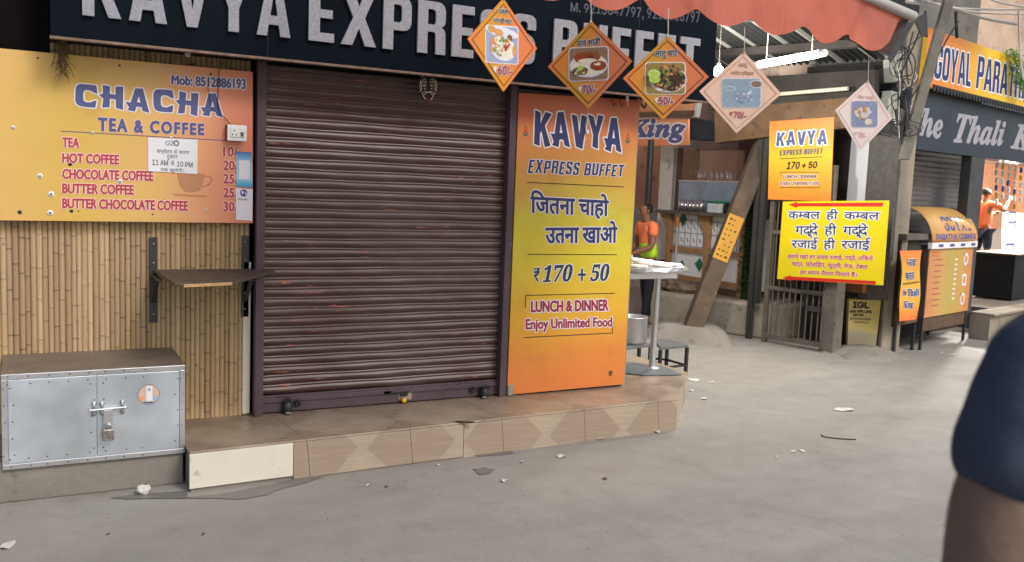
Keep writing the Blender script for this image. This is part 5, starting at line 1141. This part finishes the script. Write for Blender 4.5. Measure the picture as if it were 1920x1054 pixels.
# each word set on its own so that half letters can be cut
def dev(s):
    """devanagari run; 'म|' gives the half form by cutting the stem away"""
    out = []; x = 0; i = 0
    for part in s.split('~'):
        cut = part.endswith('|'); vs, fs = glyphs(part.rstrip('|'), DEV, 3); xm = max(v[0] for v in vs)
        if cut:
            lim = xm-.155; keep = [f for f in fs if sum(vs[k][0] for k in f)/len(f) < lim]; vs = [(min(v[0], lim), v[1], 0) for v in vs]; fs = keep; xm = lim-.005
        out.append(([(v[0]+x, v[1], 0) for v in vs], fs)); x += xm-.012
    return merge(out)
def dline(words, gap=.26):
    out = []; x = 0
    for wd in words:
        vs, fs = dev(wd); a = min(v[0] for v in vs); out.append(([(v[0]-a+x, v[1], 0) for v in vs], fs)); x += max(v[0] for v in vs)-a+gap
    return merge(out)
KM = 'क~म|~बल'
for ws, quad in (((KM, 'ही', KM), ((1479, 391), (1650, 393), (1648, 415), (1478, 413))), (('गद्\u200cदे', 'ही', 'गद्\u200cदे'), ((1492, 418), (1628, 419), (1627, 447), (1491, 446))), (('रजाई', 'ही', 'रजाई'), ((1485, 445), (1632, 446), (1630, 471), (1484, 468)))):
    label(t, q, '', quad, K['navy'], vf=dline(ws), bold=.002, halo=K['white'], hr=.009)
for s, quad in (('हमारे यहां हर समय रजाई, गद्दे, तकिये', ((1478, 475), (1637, 479), (1637, 491), (1477, 487))), ('चादर, फोल्डिंग, कुर्सी, मेज, टेबल', ((1485, 488), (1627, 495), (1626, 507), (1485, 502))), ('हर समय तैयार मिलते हैं।', ((1501, 505), (1607, 510), (1606, 520), (1500, 515)))):
    s = s.replace('कि', 'िक').replace('डिं', 'िडं').replace('मि', 'िम').replace('ल्', 'ल').replace('र्सी', 'र्सी')
    label(t, q, s, quad, K['rosy'], DEV, .0015, halo=K['pinkhalo'], hr=.004)
# marker stone and mound
MQ = pl(onZ(1615, 660), (-.62, -.78, 0)); t = thing('marker_stone', 'yellow painted IGL gas pipe line marker stone beside the pillar', 'marker', onZ(1615, 660))
q = fpan(MQ, (1592, 562), (1652, 563), (1641, 662), (1589, 657))
q.board(.13).build('slab', M_print('worn yellow paint', [(0.0, L(166, 154, 132)), (.30, L(174, 162, 132)), (.42, L(206, 188, 110)), (1.0, L(216, 198, 110))], 1, warp=.16, var=.3, rough=.85), t, bev=.012)
bl = mat('hand painted letters', L(56, 52, 44), .8)
for s, quad, bo in (('IGL', ((1600, 566), (1630, 567), (1629, 578), (1600, 577)), .006), ('GAS PIPE LINE', ((1593, 581), (1634, 582), (1634, 587), (1593, 586)), .002), ('BEFORE', ((1600, 588.5), (1619, 589), (1619, 593), (1600, 592.5)), .0015), ('EXCAVATION', ((1594, 595), (1632, 597), (1632, 601), (1594, 599)), .001), ('CONTACT', ((1601, 602), (1629, 604), (1629, 607), (1601, 605)), .001)):
    label(t, q, s, quad, bl, None if bo < .005 else INT, bo)
b = MB(); n = 28; ctr = onZ(1620, 662); vs = [ctr+V((0, 0, .085))]
for r, h in ((.35, .08), (.7, .045), (1.0, .012), (1.1, -.01)):
    for i in range(n):
        a = 2*math.pi*i/n; rr = r*(.48+.08*math.sin(3*a+1)+.05*math.sin(7*a)); vs.append(ctr+dT*math.cos(a)*rr*1.1+nT*math.sin(a)*rr*.75+V((0, 0, h+random.uniform(-.008, .008))))
b.add(vs, [(0, 1+i, 1+(i+1) % n) for i in range(n)]+[(1+j*n+i, 1+(j+1)*n+i, 1+(j+1)*n+(i+1) % n, 1+j*n+(i+1) % n) for j in range(3) for i in range(n)], sm=True); tag(b.build('concrete_mound', K['conc']), 'low poured concrete mound round the foot of marker stone and pillar', 'concrete')

# ================================================================== LANE STALL
PZ = .40
poly = [(6.88, 8.98), (7.42, 7.82), (7.75, 7.75), (9.6, 7.9), (9.6, 12.5), (6.75, 12.5), (6.7, 9.3)]
b = MB(); b.prism([V((x, y, 0)) for x, y in poly], (0, 0, PZ)); tag(b.build('lane_platform', K['concw'], bev=.03), 'raised rough concrete platform carrying the tea stall and leaning pole', 'platform')
b = MB(); b.box(6.3, 6.69, 9.9, 10.6, 0, .36); tag(b.build('brick_plinth', M_brick(), bev=.01), 'low rough brick plinth behind the man in the orange shirt', 'plinth')
t = thing('leaning_pole', 'square concrete pole leaning right from the platform, yellow bill on it', 'pole', at(1312, 580, 10.2))
pA, pB = at(1308, 590, 10.25), at(1444, 240, 10.42); ax = (pB-pA).normalized(); sx = ax.cross(fw).normalized()
b = MB(); b.bar(pA-ax*.3, pB, sx*.195, sx.cross(ax)*.2); b.build('shaft', mat('mossy old concrete', L(88, 75, 62), .95, var=.35, scale=4, bump=.6, wear=L(140, 124, 104), wearlo=.64), t, bev=.015)
m_ = pA.lerp(pB, .40); n_ = sx.cross(ax); n_ = n_ if n_.dot(CAM-m_) > 0 else -n_
m2 = m_+n_*.102; q = Pan(m2-sx*.08+ax*.27, m2+sx*.10+ax*.27, m2+sx*.10-ax*.27, m2-sx*.08-ax*.27)
if (q.c[1]-q.c[0]).dot(rt) < 0: q = Pan(m2+sx*.10+ax*.27, m2-sx*.08+ax*.27, m2-sx*.08-ax*.27, m2+sx*.10-ax*.27)
q.board(.0018).build('bill', mat('amber bill', L(186, 136, 34), .6, var=.1), t)
for k in range(8):
    for u in range(3):
        if random.random() < .85: loose(q, [(.16+.26*u, .08+k*.115+random.uniform(0, .02), .27+.26*u+random.uniform(-.05, .08), .12+k*.115)], K['ink'], 'bill_mark', t)
b = MB(); c = at(1285, 590, 10.3); n = 22; vs = [V((c.x+.1, c.y, .17))]
for r, h in ((.30, .165), (.40, .12), (.52, .0)):
    for i in range(n): a = 2*math.pi*i/n; rr = r*(1+.15*math.sin(3*a)); vs.append(V((c.x+.1+math.cos(a)*rr, c.y+math.sin(a)*rr, h*random.uniform(.9, 1.05))))
b.add(vs, [(0, 1+i, 1+(i+1) % n) for i in range(n)]+[(1+j*n+i, 1+(j+1)*n+i, 1+(j+1)*n+(i+1) % n, 1+j*n+(i+1) % n) for j in range(2) for i in range(n)], sm=True); tag(b.build('pole_footing', K['conc']), 'lumpy concrete footing at the base of the leaning pole', 'footing')

S0 = V((7.55, 8.34, 0)); dS = V((-.04, 1, 0)).normalized(); nS = V((-1, -.04, 0)).normalized()
def SS(s, d, z): return S0+dS*s-nS*d+V((0, 0, z))
def sbox(b, s0, s1, d0, d1, z0, z1, m=0): return b.obox(SS(s0, d0, z0), dS*(s1-s0), -nS*(d1-d0), V((0, 0, z1-z0)), m)
def ss(x, y, off=0): return (on(STA, x, y, off)-S0).dot(dS)
sR, sL = ss(1393, 470), ss(1250, 470); zc = on(STA, 1320, 400).z; zm = on(STA, 1320, 472).z; zl = on(STA, 1320, 527).z
print('stall', sR, sL, zc, zm, zl)
t = thing('stall_counter', 'timber framed stall counter with white tiled front and plank top', 'counter', SS((sR+sL)/2, .2, PZ))
b = MB(); sbox(b, sR-.02, sL, .05, .5, PZ+.08, zc-.03); b.build('front_panel', K['white'], t)
b = MB(); sbox(b, sR-.05, sL+.14, -.12, .55, zc-.03, zc+.01); b.build('plank_top', K['board'], t, bev=.004)
for x in (1252, 1324, 1391):
    s = ss(x, 470); b = MB(); sbox(b, s-.035, s+.035, -.02, .049, PZ+.001, zc-.031); b.build('post', K['wood'], t, bev=.004)
for z in (zm, zl):
    b = MB(); sbox(b, sR+.02, sL-.036, .0, .045, z-.03, z+.03); b.build('rail', K['wood'], t, bev=.003)
for x in (1252, 1324):
    s = ss(x, 470); b = MB(); b.prism([SS(s+.04, -.015, zc-.032), SS(s+.20, -.015, zc-.032), SS(s+.04, -.015, zc-.26)], -nS*.03); b.build('corner_bracket', K['wood'], t)
for r_ in range(3):
    b = MB(); z = zm+.04+r_*.17; sbox(b, sR, sL-.04, .044, .0495, z, z+.008); b.build('tile_joint', gry, t)
for k in range(12):
    s = sR+.03+(sL-sR-.08)*k/11; b = MB(); sbox(b, s, s+.008, .044, .0495, zm+.045, zm+.38); b.build('tile_joint', gry, t)
for r_ in range(2):
    for k in range(11):
        s = sR+.03+(sL-sR-.08)*(k+.5)/11; b = MB(); z = zm+.12+r_*.17; b.bar(SS(s-.015, .047, z-.025), SS(s+.02, .047, z+.03), dS*.012, nS*.003)
        if random.random() < .8: b.build('tile_mark', K['iron'], t)
for x, y in ((1312, 496), (1354, 505), (1282, 411), (1279, 500)):
    b = MB(); p = on(STA, x, y, -.044); b.add([p+dS*.10, p+V((0, 0, .09)), p-dS*.06, p-V((0, 0, .10))], [(0, 1, 2, 3)]); b.build('green_decal', K['green'], t)
b = MB(); sbox(b, sR, sL, .03, .5, PZ+.001, PZ+.078); b.build('toe_board', K['woodd'], t)
t = thing('display_case', 'steel fronted glass display case standing on the stall counter', 'display case', SS((sR+sL)/2, .35, zc))
zs0, zs1 = zc+.06, on(STA, 1330, 341, -.25).z; zg = on(STA, 1330, 276, -.25).z; e0, e1 = ss(1402, 360, -.25), ss(1272, 360, -.25)
b = MB(); sbox(b, e0, e1, .25, .30, zc+.012, zs1); b.build('steel_front', mat('dented sheet', L(132, 150, 166), .3, .35, .25, 5, .5), t, bev=.004)
b = MB(); sbox(b, e0, e1, .24, .6, zs1+.001, zs1+.014); b.build('shelf', K['steelw'], t)
b = MB(); sbox(b, e0, e1, .27, .276, zs1+.016, zg); b.build('glass_pane', K['glass'], t)
b = MB(); sbox(b, e1+.002, e1+.14, .25, .6, zc+.012, zg); b.build('side_frame', mat('brown frame', L(74, 60, 52), .6, var=.2), t)
t = thing('tea_stall', 'dull brown back wall of the tea stall with side panel', 'building', SS(1, 1.2, PZ))
b = MB(); sbox(b, -.2, 3.0, 1.1, 1.2, PZ, 3.0); b.build('wall', mat('brown stall wall', L(150, 128, 114), .8, var=.15, scale=2), t)
b = MB(); s = ss(1378, 310, -1.0); sbox(b, s-.5, s, 1.04, 1.098, PZ, 2.9); b.build('maroon_panel', mat('maroon panel', L(96, 64, 62), .7), t)
proto = None; cups = [(x, 340, .3, .02) for x in (1281, 1290, 1308, 1313, 1319, 1333, 1343, 1352, 1362, 1368)]
for i, x in enumerate((1276, 1283, 1291, 1298, 1305, 1312)): cups.append((x, 397, 0, .05))
gls = M_metal('tumbler steel', (.62, .62, .62), .25)
for i, (x, y, _, r) in enumerate(cups):
    hi = y < 350; s = ss(x, 370, -.45 if hi else -.05); p = SS(s, .45 if hi else .08, zs1+.015 if hi else zc+.012)
    b = MB(); h = .13 if hi else .15; rr = .03 if hi else .045; b.lathe(p, [(.001, 0), (rr*.8, .001), (rr, h), (rr*.9, h-.002), (rr*.7, .01), (.001, .012)], 14)
    tag(b.build('tumbler', gls if not hi else K['steelw']), 'steel tumbler in the row on the display case shelf' if hi else 'tall steel tumbler in the cluster on the stall counter plank', 'tumbler', 'tumblers on the shelf' if hi else 'tumblers on the counter')
t = thing('lidded_tub', 'clear tub with a green lid on the stall counter', 'tub', on(STA, 1346, 395, -.06)); p = on(STA, 1346, 397, -.1); p.z = zc+.012
b = MB(); b.cbox(p+V((0, 0, .06)), dS*.24, nS*.16, V((0, 0, .12))); b.build('box', mat('milky plastic', L(200, 206, 204), .3), t, bev=.01)
b = MB(); b.cbox(p+V((0, 0, .135)), dS*.26, nS*.18, V((0, 0, .028))); b.build('lid', K['green'], t, bev=.008)
p = on(STA, 1372, 397, -.1); p.z = zc+.012; b = MB(); b.lathe(p, [(.001, 0), (.09, .001), (.11, .05), (.1, .12), (.105, .125), (.09, .125), (.09, .02), (.001, .015)], 16); tag(b.build('dark_pot', K['black']), 'dark cooking pot on the stall counter right of the green lid', 'pot')
t = thing('mop', 'mop with orange handle leaning on the stall counter front', 'mop', on(STA, 1266, 520, .15))
b = MB(); b.tube([on(STA, 1265, 527, .22), on(STA, 1270, 425, .06)], .012, 8); b.build('stick', K['wireg'], t); b = MB(); b.tube([on(STA, 1270, 426, .06), on(STA, 1271, 408, .05)], [.02, .026], 8); b.build('handle', mat('orange plastic', L(206, 120, 40), .5), t)
b = MB(); p = on(STA, 1268, 535, .3); p.z = PZ
for k in range(7): b.blob(p+dS*random.uniform(-.25, .2)+nS*random.uniform(-.1, .12)+V((0, 0, .05)), (.12, .14, random.uniform(.06, .12)), 0, 8, .18)
tag(b.build('rag_heap', mat('sack cloth', L(110, 96, 78), .95, var=.3, scale=12)), 'heap of rags and sacking at the foot of the mop', 'rags')
b = MB(); s = ss(1403, 460); 
for k in range(1800):
    z = random.uniform(PZ+.02, on(STA, 1403, 372).z); p = SS(s+random.uniform(-.10, .10), random.uniform(-.03, .03), z); d = V((random.gauss(-.6, .5), random.gauss(0, .6), random.gauss(0, .6))).normalized(); c = d.orthogonal().normalized(); b.add([p-c*.006, p+c*.006, p+d*.045], [(0, 1, 2)])
t = thing('grass_strip', 'dark green artificial hedge strip beside the stall counter', 'hedge', SS(s, 0, PZ)); b.build('leaves', mat('plastic grass', L(44, 76, 34), .7, var=.35, scale=20), t)
b = MB(); sbox(b, s-.09, s+.09, .0, .05, PZ, on(STA, 1403, 372).z); b.build('backing', mat('dark green mesh', L(24, 40, 20), .9), t)
# far lane walls
t = thing('lane_house', 'peach and cream house wall at the far end of the lane', 'building', (7, 13, 0))
b = MB(); b.box(3, 12, 13.2, 13.6, 0, 6); b.build('wall', peach, t)
b = MB(); b.box(3, 12, 13.15, 13.199, 0, 1.35); b.build('dado', cream, t)
s = ss(1246, 400, -.25); b = MB(); sbox(b, s-.20, s+.16, .25, .6, PZ, 2.5); tag(b.build('cream_pier', cream, bev=.01), 'cream painted pier at the left end of the stall', 'pier')
b = MB(); p0, p1 = at(1220, 505, 11.5), at(1221, 262, 11.5); b.tube([V((p1.x, p1.y, 0)), p1], .04, 10); tag(b.build('black_post', K['black']), 'thin black post between the peach wall and cream pier', 'post')
# upper left of lane: board, awning, beam, roof, lamp
q = fpan(STA, (1178, 219), (1290, 223), (1290, 272), (1178, 274), .35)
t = thing('lane_sign', 'orange sign board ending in King behind the hanging diamond cards', 'shop sign', q.uv(.5, .5)); q.board(.03).build('panel', M_print('lane sign print', [(0.0, L(228, 140, 90)), (1.0, L(232, 164, 124))], 1), t)
label(t, q, '𝑲𝒊𝒏𝒈', ((1180, 226), (1285, 223), (1284, 267), (1180, 264)), K['slate'], MTH, .014, halo=K['white'], hr=.02)
b = MB(); b.prism([on(STA, 1288, 226, .3), on(STA, 1300, 222, .3), on(STA, 1352, 232, .3), on(STA, 1348, 262, .3), on(STA, 1292, 262, .3)], nS*-.25); tag(b.build('dark_awning', mat('blue black tarp', L(34, 42, 52), .6, var=.3)), 'dark folded awning right of the orange King sign', 'awning')
t = thing('lane_hoarding', 'tan metal hoarding with black frame under the end of the black fascia', 'hoarding', on(STA, 1260, 200, .5))
q = fpan(STA, (1180, 178), (1312, 186), (1306, 212), (1180, 216), .5); q.board(.03).build('sheet', M_print('tan sheet', [(0.0, L(196, 128, 84)), (1.0, L(206, 146, 100))], 0), t)
b = MB(); b.bar(q.c[2], q.c[3], V((0, 0, .06)), nS*.08); b.build('bottom_rail', K['woodd'], t); b = MB(); b.bar(q.c[1]+V((0, 0, .02)), q.c[2]-V((0, 0, .05)), dS*.05, nS*.06); b.build('end_rail', K['wireg'], t)
b = MB(); line(q, b, [(1202, 178), (1203, 196), (1208, 202), (1212, 196), (1212, 180)], .03, lift=.003); b.build('painted_mark', K['ink'], t)
b = MB(); a, c, d, e = on(GAT, 1340, 205, .05), on(GAT, 1625, 180, .05), on(GAT, 1625, 235, .05), on(GAT, 1340, 268, .05)
q = Pan(a, c, d, e); q.board(.12, b); tag(b.build('rusty_beam', mat('rusty tan plaster', L(104, 80, 58), .9, var=.35, scale=3, bump=.4, wear=L(84, 66, 52), wearlo=.55)), 'rusty tan beam across the lane behind the pale diamond card', 'beam')
b = MB(); q = Pan(on(GAT, 1335, 150, .0), on(GAT, 1640, 130, .0), on(GAT, 1640, 180, .0), on(GAT, 1335, 206, .0)); q.board(.1, b); tag(b.build('sooty_lintel', dim), 'dark sooty lintel between the corrugated roof and the rusty beam', 'lintel')
b = MB(); b.tube([on(GAT, 1455, 177, .1), on(GAT, 1590, 166, .1)], .022, 8); tag(b.build('pvc_pipe', mat('cream pvc pipe', L(206, 200, 176), .5)), 'cream pipe running along the dark lintel right of the pale diamond card', 'pipe')
# corrugated roof
r1, r2 = on(GAT, 1310, 130, .0), on(GAT, 1660, 110, .0); up_ = V((-2.3, -.6, .52))
t = thing('corrugated_roof', 'dark corrugated roof with pale translucent strips over the lane', 'roof', r1)
nx = 150; stripm = [mat('sooty roof sheet', L(38, 40, 40), .8, var=.3, scale=3), NT('fibreglass strip').set(col=L(140, 140, 134), rough=.6).mat]
vs = []
for i in range(nx+1):
    u = i/nx; p = r1.lerp(r2, u); h = .022*math.sin(i*1.26); vs += [p+V((0, 0, h)), p+up_+V((0, 0, h))]
strip_at = lambda i: (i % 22) in (8, 9, 10, 11)
b = MB()
for i in range(nx):
    b.add([vs[2*i], vs[2*i+1], vs[2*i+3], vs[2*i+2]], [(0, 1, 2, 3)], 0 if not strip_at(i) else 1, sm=False)
b.build('sheet', stripm, t)
for k in (.25, .6, .95):
    b = MB(); b.bar(r1+up_*k-V((0, 0, .06)), r2+up_*k-V((0, 0, .06)), V((0, 0, .07)), up_.normalized()*.05); b.build('purlin', dim, t)
# tube lamp and bulb
t = thing('tube_lamp', 'glowing white tube lamp hanging under the corrugated roof', 'lamp', at(1480, 112, 8.1))
ta, tb = at(1424, 121, 7.9), at(1536, 101, 7.2)
b = MB(); b.tube([ta, tb], .030, 14); b.build('tube', glow('tube glow', (1, .99, .95), 30), t)
b = MB(); u = (tb-ta).normalized(); b.tube([tb+u*.002, tb+u*.07], .03, 10); b.build('end_cap', K['white'], t); b = MB(); b.tube([ta-u*.07, ta-u*.002], .03, 10); b.build('end_cap', K['white'], t)
for k in (.12, .88):
    b = MB(); p = ta.lerp(tb, k)+V((0, 0, .03)); b.tube([p, p+V((0, 0, .5))], .004, 5); b.build('hanger', K['string'], t)
t = thing('bare_bulb', 'round glowing bulb on a thin flex left of the tube lamp', 'lamp', at(1347, 134, 8))
b = MB(); p = p_b = at(1347, 134, 8.7); b.blob(p, (.05, .05, .056), 0, 14); b.build('bulb', glow('bulb glow', (1, .98, .94), 24), t); b = MB(); b.tube([p+V((0, 0, .045)), p+V((0, 0, .08))], .018, 8); b.build('cap', K['white'], t)
b = MB(); b.tube([p+V((0, 0, .08)), p+V((0, 0, .5))], .004, 5); b.build('flex', K['string'], t)
lamp('tube_light', ta.lerp(tb, .5)-V((0, 0, .14)), 120, .25, (1, .98, .95))
lamp('bulb_light', p_b-V((0, 0, .12)), 105, .06)
# big dark mass closing the view above and behind
t = thing('back_building', 'tall sooty building closing the view above the lane roofs', 'building', (12, 14, 0))
b = MB(); b.box(12.1, 30, 13.5, 15, 0, 9); b.box(3, 12, 13.62, 15, 0, 9); b.build('wall', dim, t)
b = MB(); gbox(b, -2.2, gs(1722, 40, -1.3), 1.3, 3.0, 3.22, 7); b.build('upper_storey', M_plaster('sooty grey plaster', L(96, 96, 92), L(124, 122, 116)), t)

# ================================================================== PEOPLE
def skin_mesh(name, verts, edges, m, parent, sub=2, root=0):
    me = bpy.data.meshes.new(name); me.from_pydata([v[0] for v in verts], edges, []); o = bpy.data.objects.new(name, me); C.objects.link(o)
    sk = o.modifiers.new('Skin', 'SKIN'); sk.use_smooth_shade = True; sk.branch_smoothing = .6
    for i, v in enumerate(verts):
        r = v[1]; me.skin_vertices[0].data[i].radius = r if hasattr(r, '__len__') else (r, r)
        me.skin_vertices[0].data[i].use_root = (i == root)
    ss_ = o.modifiers.new('Sub', 'SUBSURF'); ss_.levels = ss_.render_levels = sub
    dg = bpy.context.evaluated_depsgraph_get(); m2 = bpy.data.meshes.new_from_object(o.evaluated_get(dg)); bpy.data.objects.remove(o)
    m2.materials.clear(); m2.materials.append(m); m2.name = name
    for p in m2.polygons: p.use_smooth = True
    o = bpy.data.objects.new(name, m2); C.objects.link(o)
    if parent: par(o, parent)
    return o
def person(label_, base, face, sc_, J, shirt, legs, skin, shirt_to=.55, leg_len=1.0, feet='sandal', lean=0, arm=1):
    """J: elbow/hand points in body space (x right, y forward, z up) for a 1.70 m figure"""
    t = thing('person', label_, 'person', base); f = V((face[0], face[1], 0)).normalized(); rgt = f.cross(V((0, 0, 1)))
    def W(p):
        p = V(p); z = p.z
        if z > .9: p = p+V((0, lean*(z-.9), 0))
        return V(base)+(rgt*p.x+f*p.y+V((0, 0, p.z)))*sc_
    def R(r): return r*sc_ if not hasattr(r, '__len__') else tuple(x*sc_ for x in r)
    def go(name, vs, ed, m, sub=2): return skin_mesh(name, [(W(p), R(r)) for p, r in vs], ed, m, t, sub)
    vs = [((0, 0, .95), (.13, .10)), ((0, 0, 1.12), (.115, .08)), ((0, 0, 1.30), (.115, .08)), ((0, -.01, 1.43), (.055, .05)), ((0, .0, 1.49), .05), ((0, .025, 1.545), (.062, .068)), ((0, .02, 1.61), (.076, .092)), ((0, .01, 1.67), (.06, .075))]
    ed = [(i, i+1) for i in range(7)]
    def chain(start, pts):
        prev = start
        for p in pts: vs.append(p); ed.append((prev, len(vs)-1)); prev = len(vs)-1
        return prev
    for s, k in ((-1, 'L'), (1, 'R')):
        el, hd = V(J['elbow'+k]), V(J['hand'+k]); sh = V((s*.185, 0, 1.40))
        w_ = chain(2, [(sh, .046), (sh.lerp(el, .45), .046), (sh.lerp(el, .72), .047*arm), (el, .042*arm), (el.lerp(hd, .45), .042), (hd, .028)])
        d = (hd-el).normalized(); side = d.orthogonal().normalized(); up2 = d.cross(side)
        pm_ = chain(w_, [(hd+d*.05, (.038, .018))])
        for j in range(4): q_ = hd+d*.085+side*(.03-.02*j); chain(pm_, [(q_, .010), (q_+d*(.03+.008*(j in (1, 2)))+up2*.008, .009), (q_+d*(.05+.012*(j in (1, 2)))+up2*.022, .008)])
        chain(pm_, [(hd+d*.05+side*.04, .011), (hd+d*.075+side*.055+up2*.01, .009)])
        kn, an = V(J.get('knee'+k, (s*.10, .03, .50))), V(J.get('foot'+k, (s*.11, -.01, .07)))
        chain(0, [((s*.09, 0, .86), .088), ((V((s*.09, 0, .86)).lerp(kn, .55)), .072), (kn, .054), (kn.lerp(an, .35), .055), (an, .036), (an+V((s*.012, .09, -.035)), (.038, .026)), (an+V((s*.018, .17, -.048)), (.034, .016))])
    go('body', vs, ed, skin)
    # nose and ears belong to the face: small bumps joined under the hair
    hv = [((0, .008, 1.668), (.086, .10)), ((0, -.03, 1.625), (.09, .08)), ((0, -.045, 1.55), (.066, .048))]; go('hair', hv, [(0, 1), (1, 2)], K['hair'])
    b = MB(); b.blob(W((0, .115, 1.585)), .016*sc_, 0, 8)
    for s in (-1, 1): b.blob(W((s*.03, .098, 1.605)), .009*sc_, 1, 6); b.blob(W((s*.08, .01, 1.59)), (.012*sc_, .02*sc_, .03*sc_), 0, 6)
    b.bar(W((-.022, .099, 1.545)), W((.022, .099, 1.545)), V((0, 0, .008)), f*.006, 2); b.build('face', [skin, K['hair'], mat('lip', L(120, 70, 62), .5)], t)
    # shirt
    sv = [((0, 0, .90), (.17, .13)), ((0, 0, 1.10), (.165, .12)), ((0, 0, 1.27), (.19, .13)), ((0, -.005, 1.405), (.125, .085))]; se = [(0, 1), (1, 2), (2, 3)]
    for s, k in ((-1, 'L'), (1, 'R')):
        el = V(J['elbow'+k]); sh = V((s*.185, 0, 1.40)); sv += [(sh, .070 if arm == 1 else .062), (sh.lerp(el, shirt_to*.6), .068 if arm == 1 else .079), (sh.lerp(el, shirt_to), (.064 if arm == 1 else .073))]; n = len(sv); se += [(3, n-3), (n-3, n-2), (n-2, n-1)]
    so_ = go('shirt', sv, se, shirt, 3 if arm != 1 else 2)
    if 1:
        tx = bpy.data.textures.new('folds', 'CLOUDS'); tx.noise_scale = .11 if arm != 1 else .08; tx.noise_depth = 1
        md = so_.modifiers.new('Folds', 'DISPLACE'); md.texture = tx; md.strength = .022 if arm != 1 else .03; md.mid_level = .5; md.texture_coords = 'LOCAL'
    lv = [((0, 0, .93), (.15, .12))]; le = []
    for s, k in ((-1, 'L'), (1, 'R')):
        kn, an = V(J.get('knee'+k, (s*.10, .03, .50))), V(J.get('foot'+k, (s*.11, -.01, .07))); hp = V((s*.09, 0, .86)); n = len(lv)
        lv += [(hp, .10), (hp.lerp(kn, .55), .085), (kn.lerp(hp, .05), .068)]; le += [(0, n), (n, n+1), (n+1, n+2)]
        if leg_len > .6: lv += [(kn.lerp(an, .5), .062), (kn.lerp(an, .93), .05)]; le += [(n+2, n+3), (n+3, n+4)]
    go('trousers' if leg_len > .6 else 'shorts', lv, le, legs)
    if feet:
        for s, k in ((-1, 'L'), (1, 'R')):
            an = V(J.get('foot'+k, (s*.11, -.01, .07))); b = MB(); c = an+V((s*.012, .055, -.066)); b.cbox(W(c), rgt*.085*sc_, f*.25*sc_, V((0, 0, .014))); b.build('sandal', K['woodd'], t, bev=.006)
    return t
# man by the tray, mostly hidden by the tall panel
def M_split():
    n = NT('orange and lime shirt'); z = n.n('SeparateXYZ', i0=n.coord()).outputs[2]
    n.set(col=n.mix(n.math('LESS_THAN', z, 1.02), L(240, 128, 78), L(186, 226, 50)), rough=.85); n.bump(n.noise(9, 3), .5, .02); return n.mat
mb_ = onZ(1210, 611); fdir = V((-.97, .12, 0))
person('man in orange and lime shirt and black trousers behind the dough tray', mb_, fdir, .885, dict(elbowR=(.24, .05, 1.12), handR=(.16, .28, 1.0), elbowL=(-.22, .06, 1.12), handL=(-.12, .3, 1.02), kneeL=(-.11, .05, .50), footL=(-.13, .10, .07), kneeR=(.10, -.02, .5), footR=(.12, -.10, .07)), M_split(), M_cloth('black trousers', L(26, 27, 30), L(40, 40, 44)), K['skin'], lean=.12)
# man in the lit room
cr = at(1833, 570, 12.4); fz = .3
rb = on(THA, 1836, 548, -1.35); t = thing('red_crate', 'red plastic crate under the bare foot of the man in shorts', 'crate', V((rb.x, rb.y, .301)))
rb.z = .30; hgt = max(.16, on(pl(rb, nT), 1836, 547).z-.30); print('crate', rb, hgt)
redp = mat('red plastic', L(170, 28, 34), .45, var=.15)
b = MB(); wv, dv = dT*.42, -nT*.32; o_ = rb-wv/2-dv/2
for k in range(4): b.obox(o_+V((0, 0, hgt*(k/4)+.002)), wv, dv*.05, V((0, 0, hgt*.18))); b.obox(o_+dv*.95+V((0, 0, hgt*(k/4)+.002)), wv, dv*.05, V((0, 0, hgt*.18))); b.obox(o_+dv*.05+V((0, 0, hgt*(k/4)+.002)), wv*.05, dv*.9, V((0, 0, hgt*.18))); b.obox(o_+wv*.95+dv*.05+V((0, 0, hgt*(k/4)+.002)), wv*.05, dv*.9, V((0, 0, hgt*.18)))
b.obox(o_, wv, dv, V((0, 0, .012))); b.obox(o_+V((0, 0, hgt-.012)), wv, dv, V((0, 0, .012)))
for u in (0, .31, .62, .93): b.obox(o_+wv*u-dv*.02, wv*.07, dv*.03, V((0, 0, hgt))); b.obox(o_+wv*u+dv*1.0, wv*.07, dv*.03, V((0, 0, hgt)))
b.build('basket', redp, t)
pscale = (on(pl(rb, nT), 1840, 352).z-(.30+hgt))/1.70; print('pscale', pscale)
person('man in orange t-shirt and dark shorts reaching up inside the lit room', V((rb.x, rb.y, .301+hgt))-dT*.08, dT+nT*.25, pscale, dict(elbowR=(.22, .26, 1.28), handR=(.16, .46, 1.48), elbowL=(-.2, .24, 1.16), handL=(-.14, .46, 1.22)), M_cloth('orange tee', L(214, 104, 66), L(228, 120, 80)), M_cloth('dark shorts', L(34, 40, 58), L(46, 52, 70)), K['skin'], leg_len=.5, feet=None)
# passer-by close on the right edge
sh = at(1935, 632, 1.3); k = sh.z/1.405; fd = V((fw.x, fw.y, 0)).normalized(); fd = (fd+V((rt.x, rt.y, 0))*-.15).normalized(); rgt = fd.cross(V((0, 0, 1)))
base = V((sh.x, sh.y, 0))+rgt*.185*k; base.z = 0; print('passer', k, base)
person('passer-by in navy t-shirt seen from behind, cut off at the right edge', base, fd, k, dict(elbowL=(-.232, -.02, 1.10), handL=(-.235, .06, .84), elbowR=(.25, -.02, 1.10), handR=(.26, .06, .84)), M_cloth('navy tee', L(54, 60, 74), L(68, 74, 88), 9), M_cloth('grey jeans', L(52, 56, 66), L(68, 72, 84)), K['skind'], shirt_to=.76, arm=1.5)
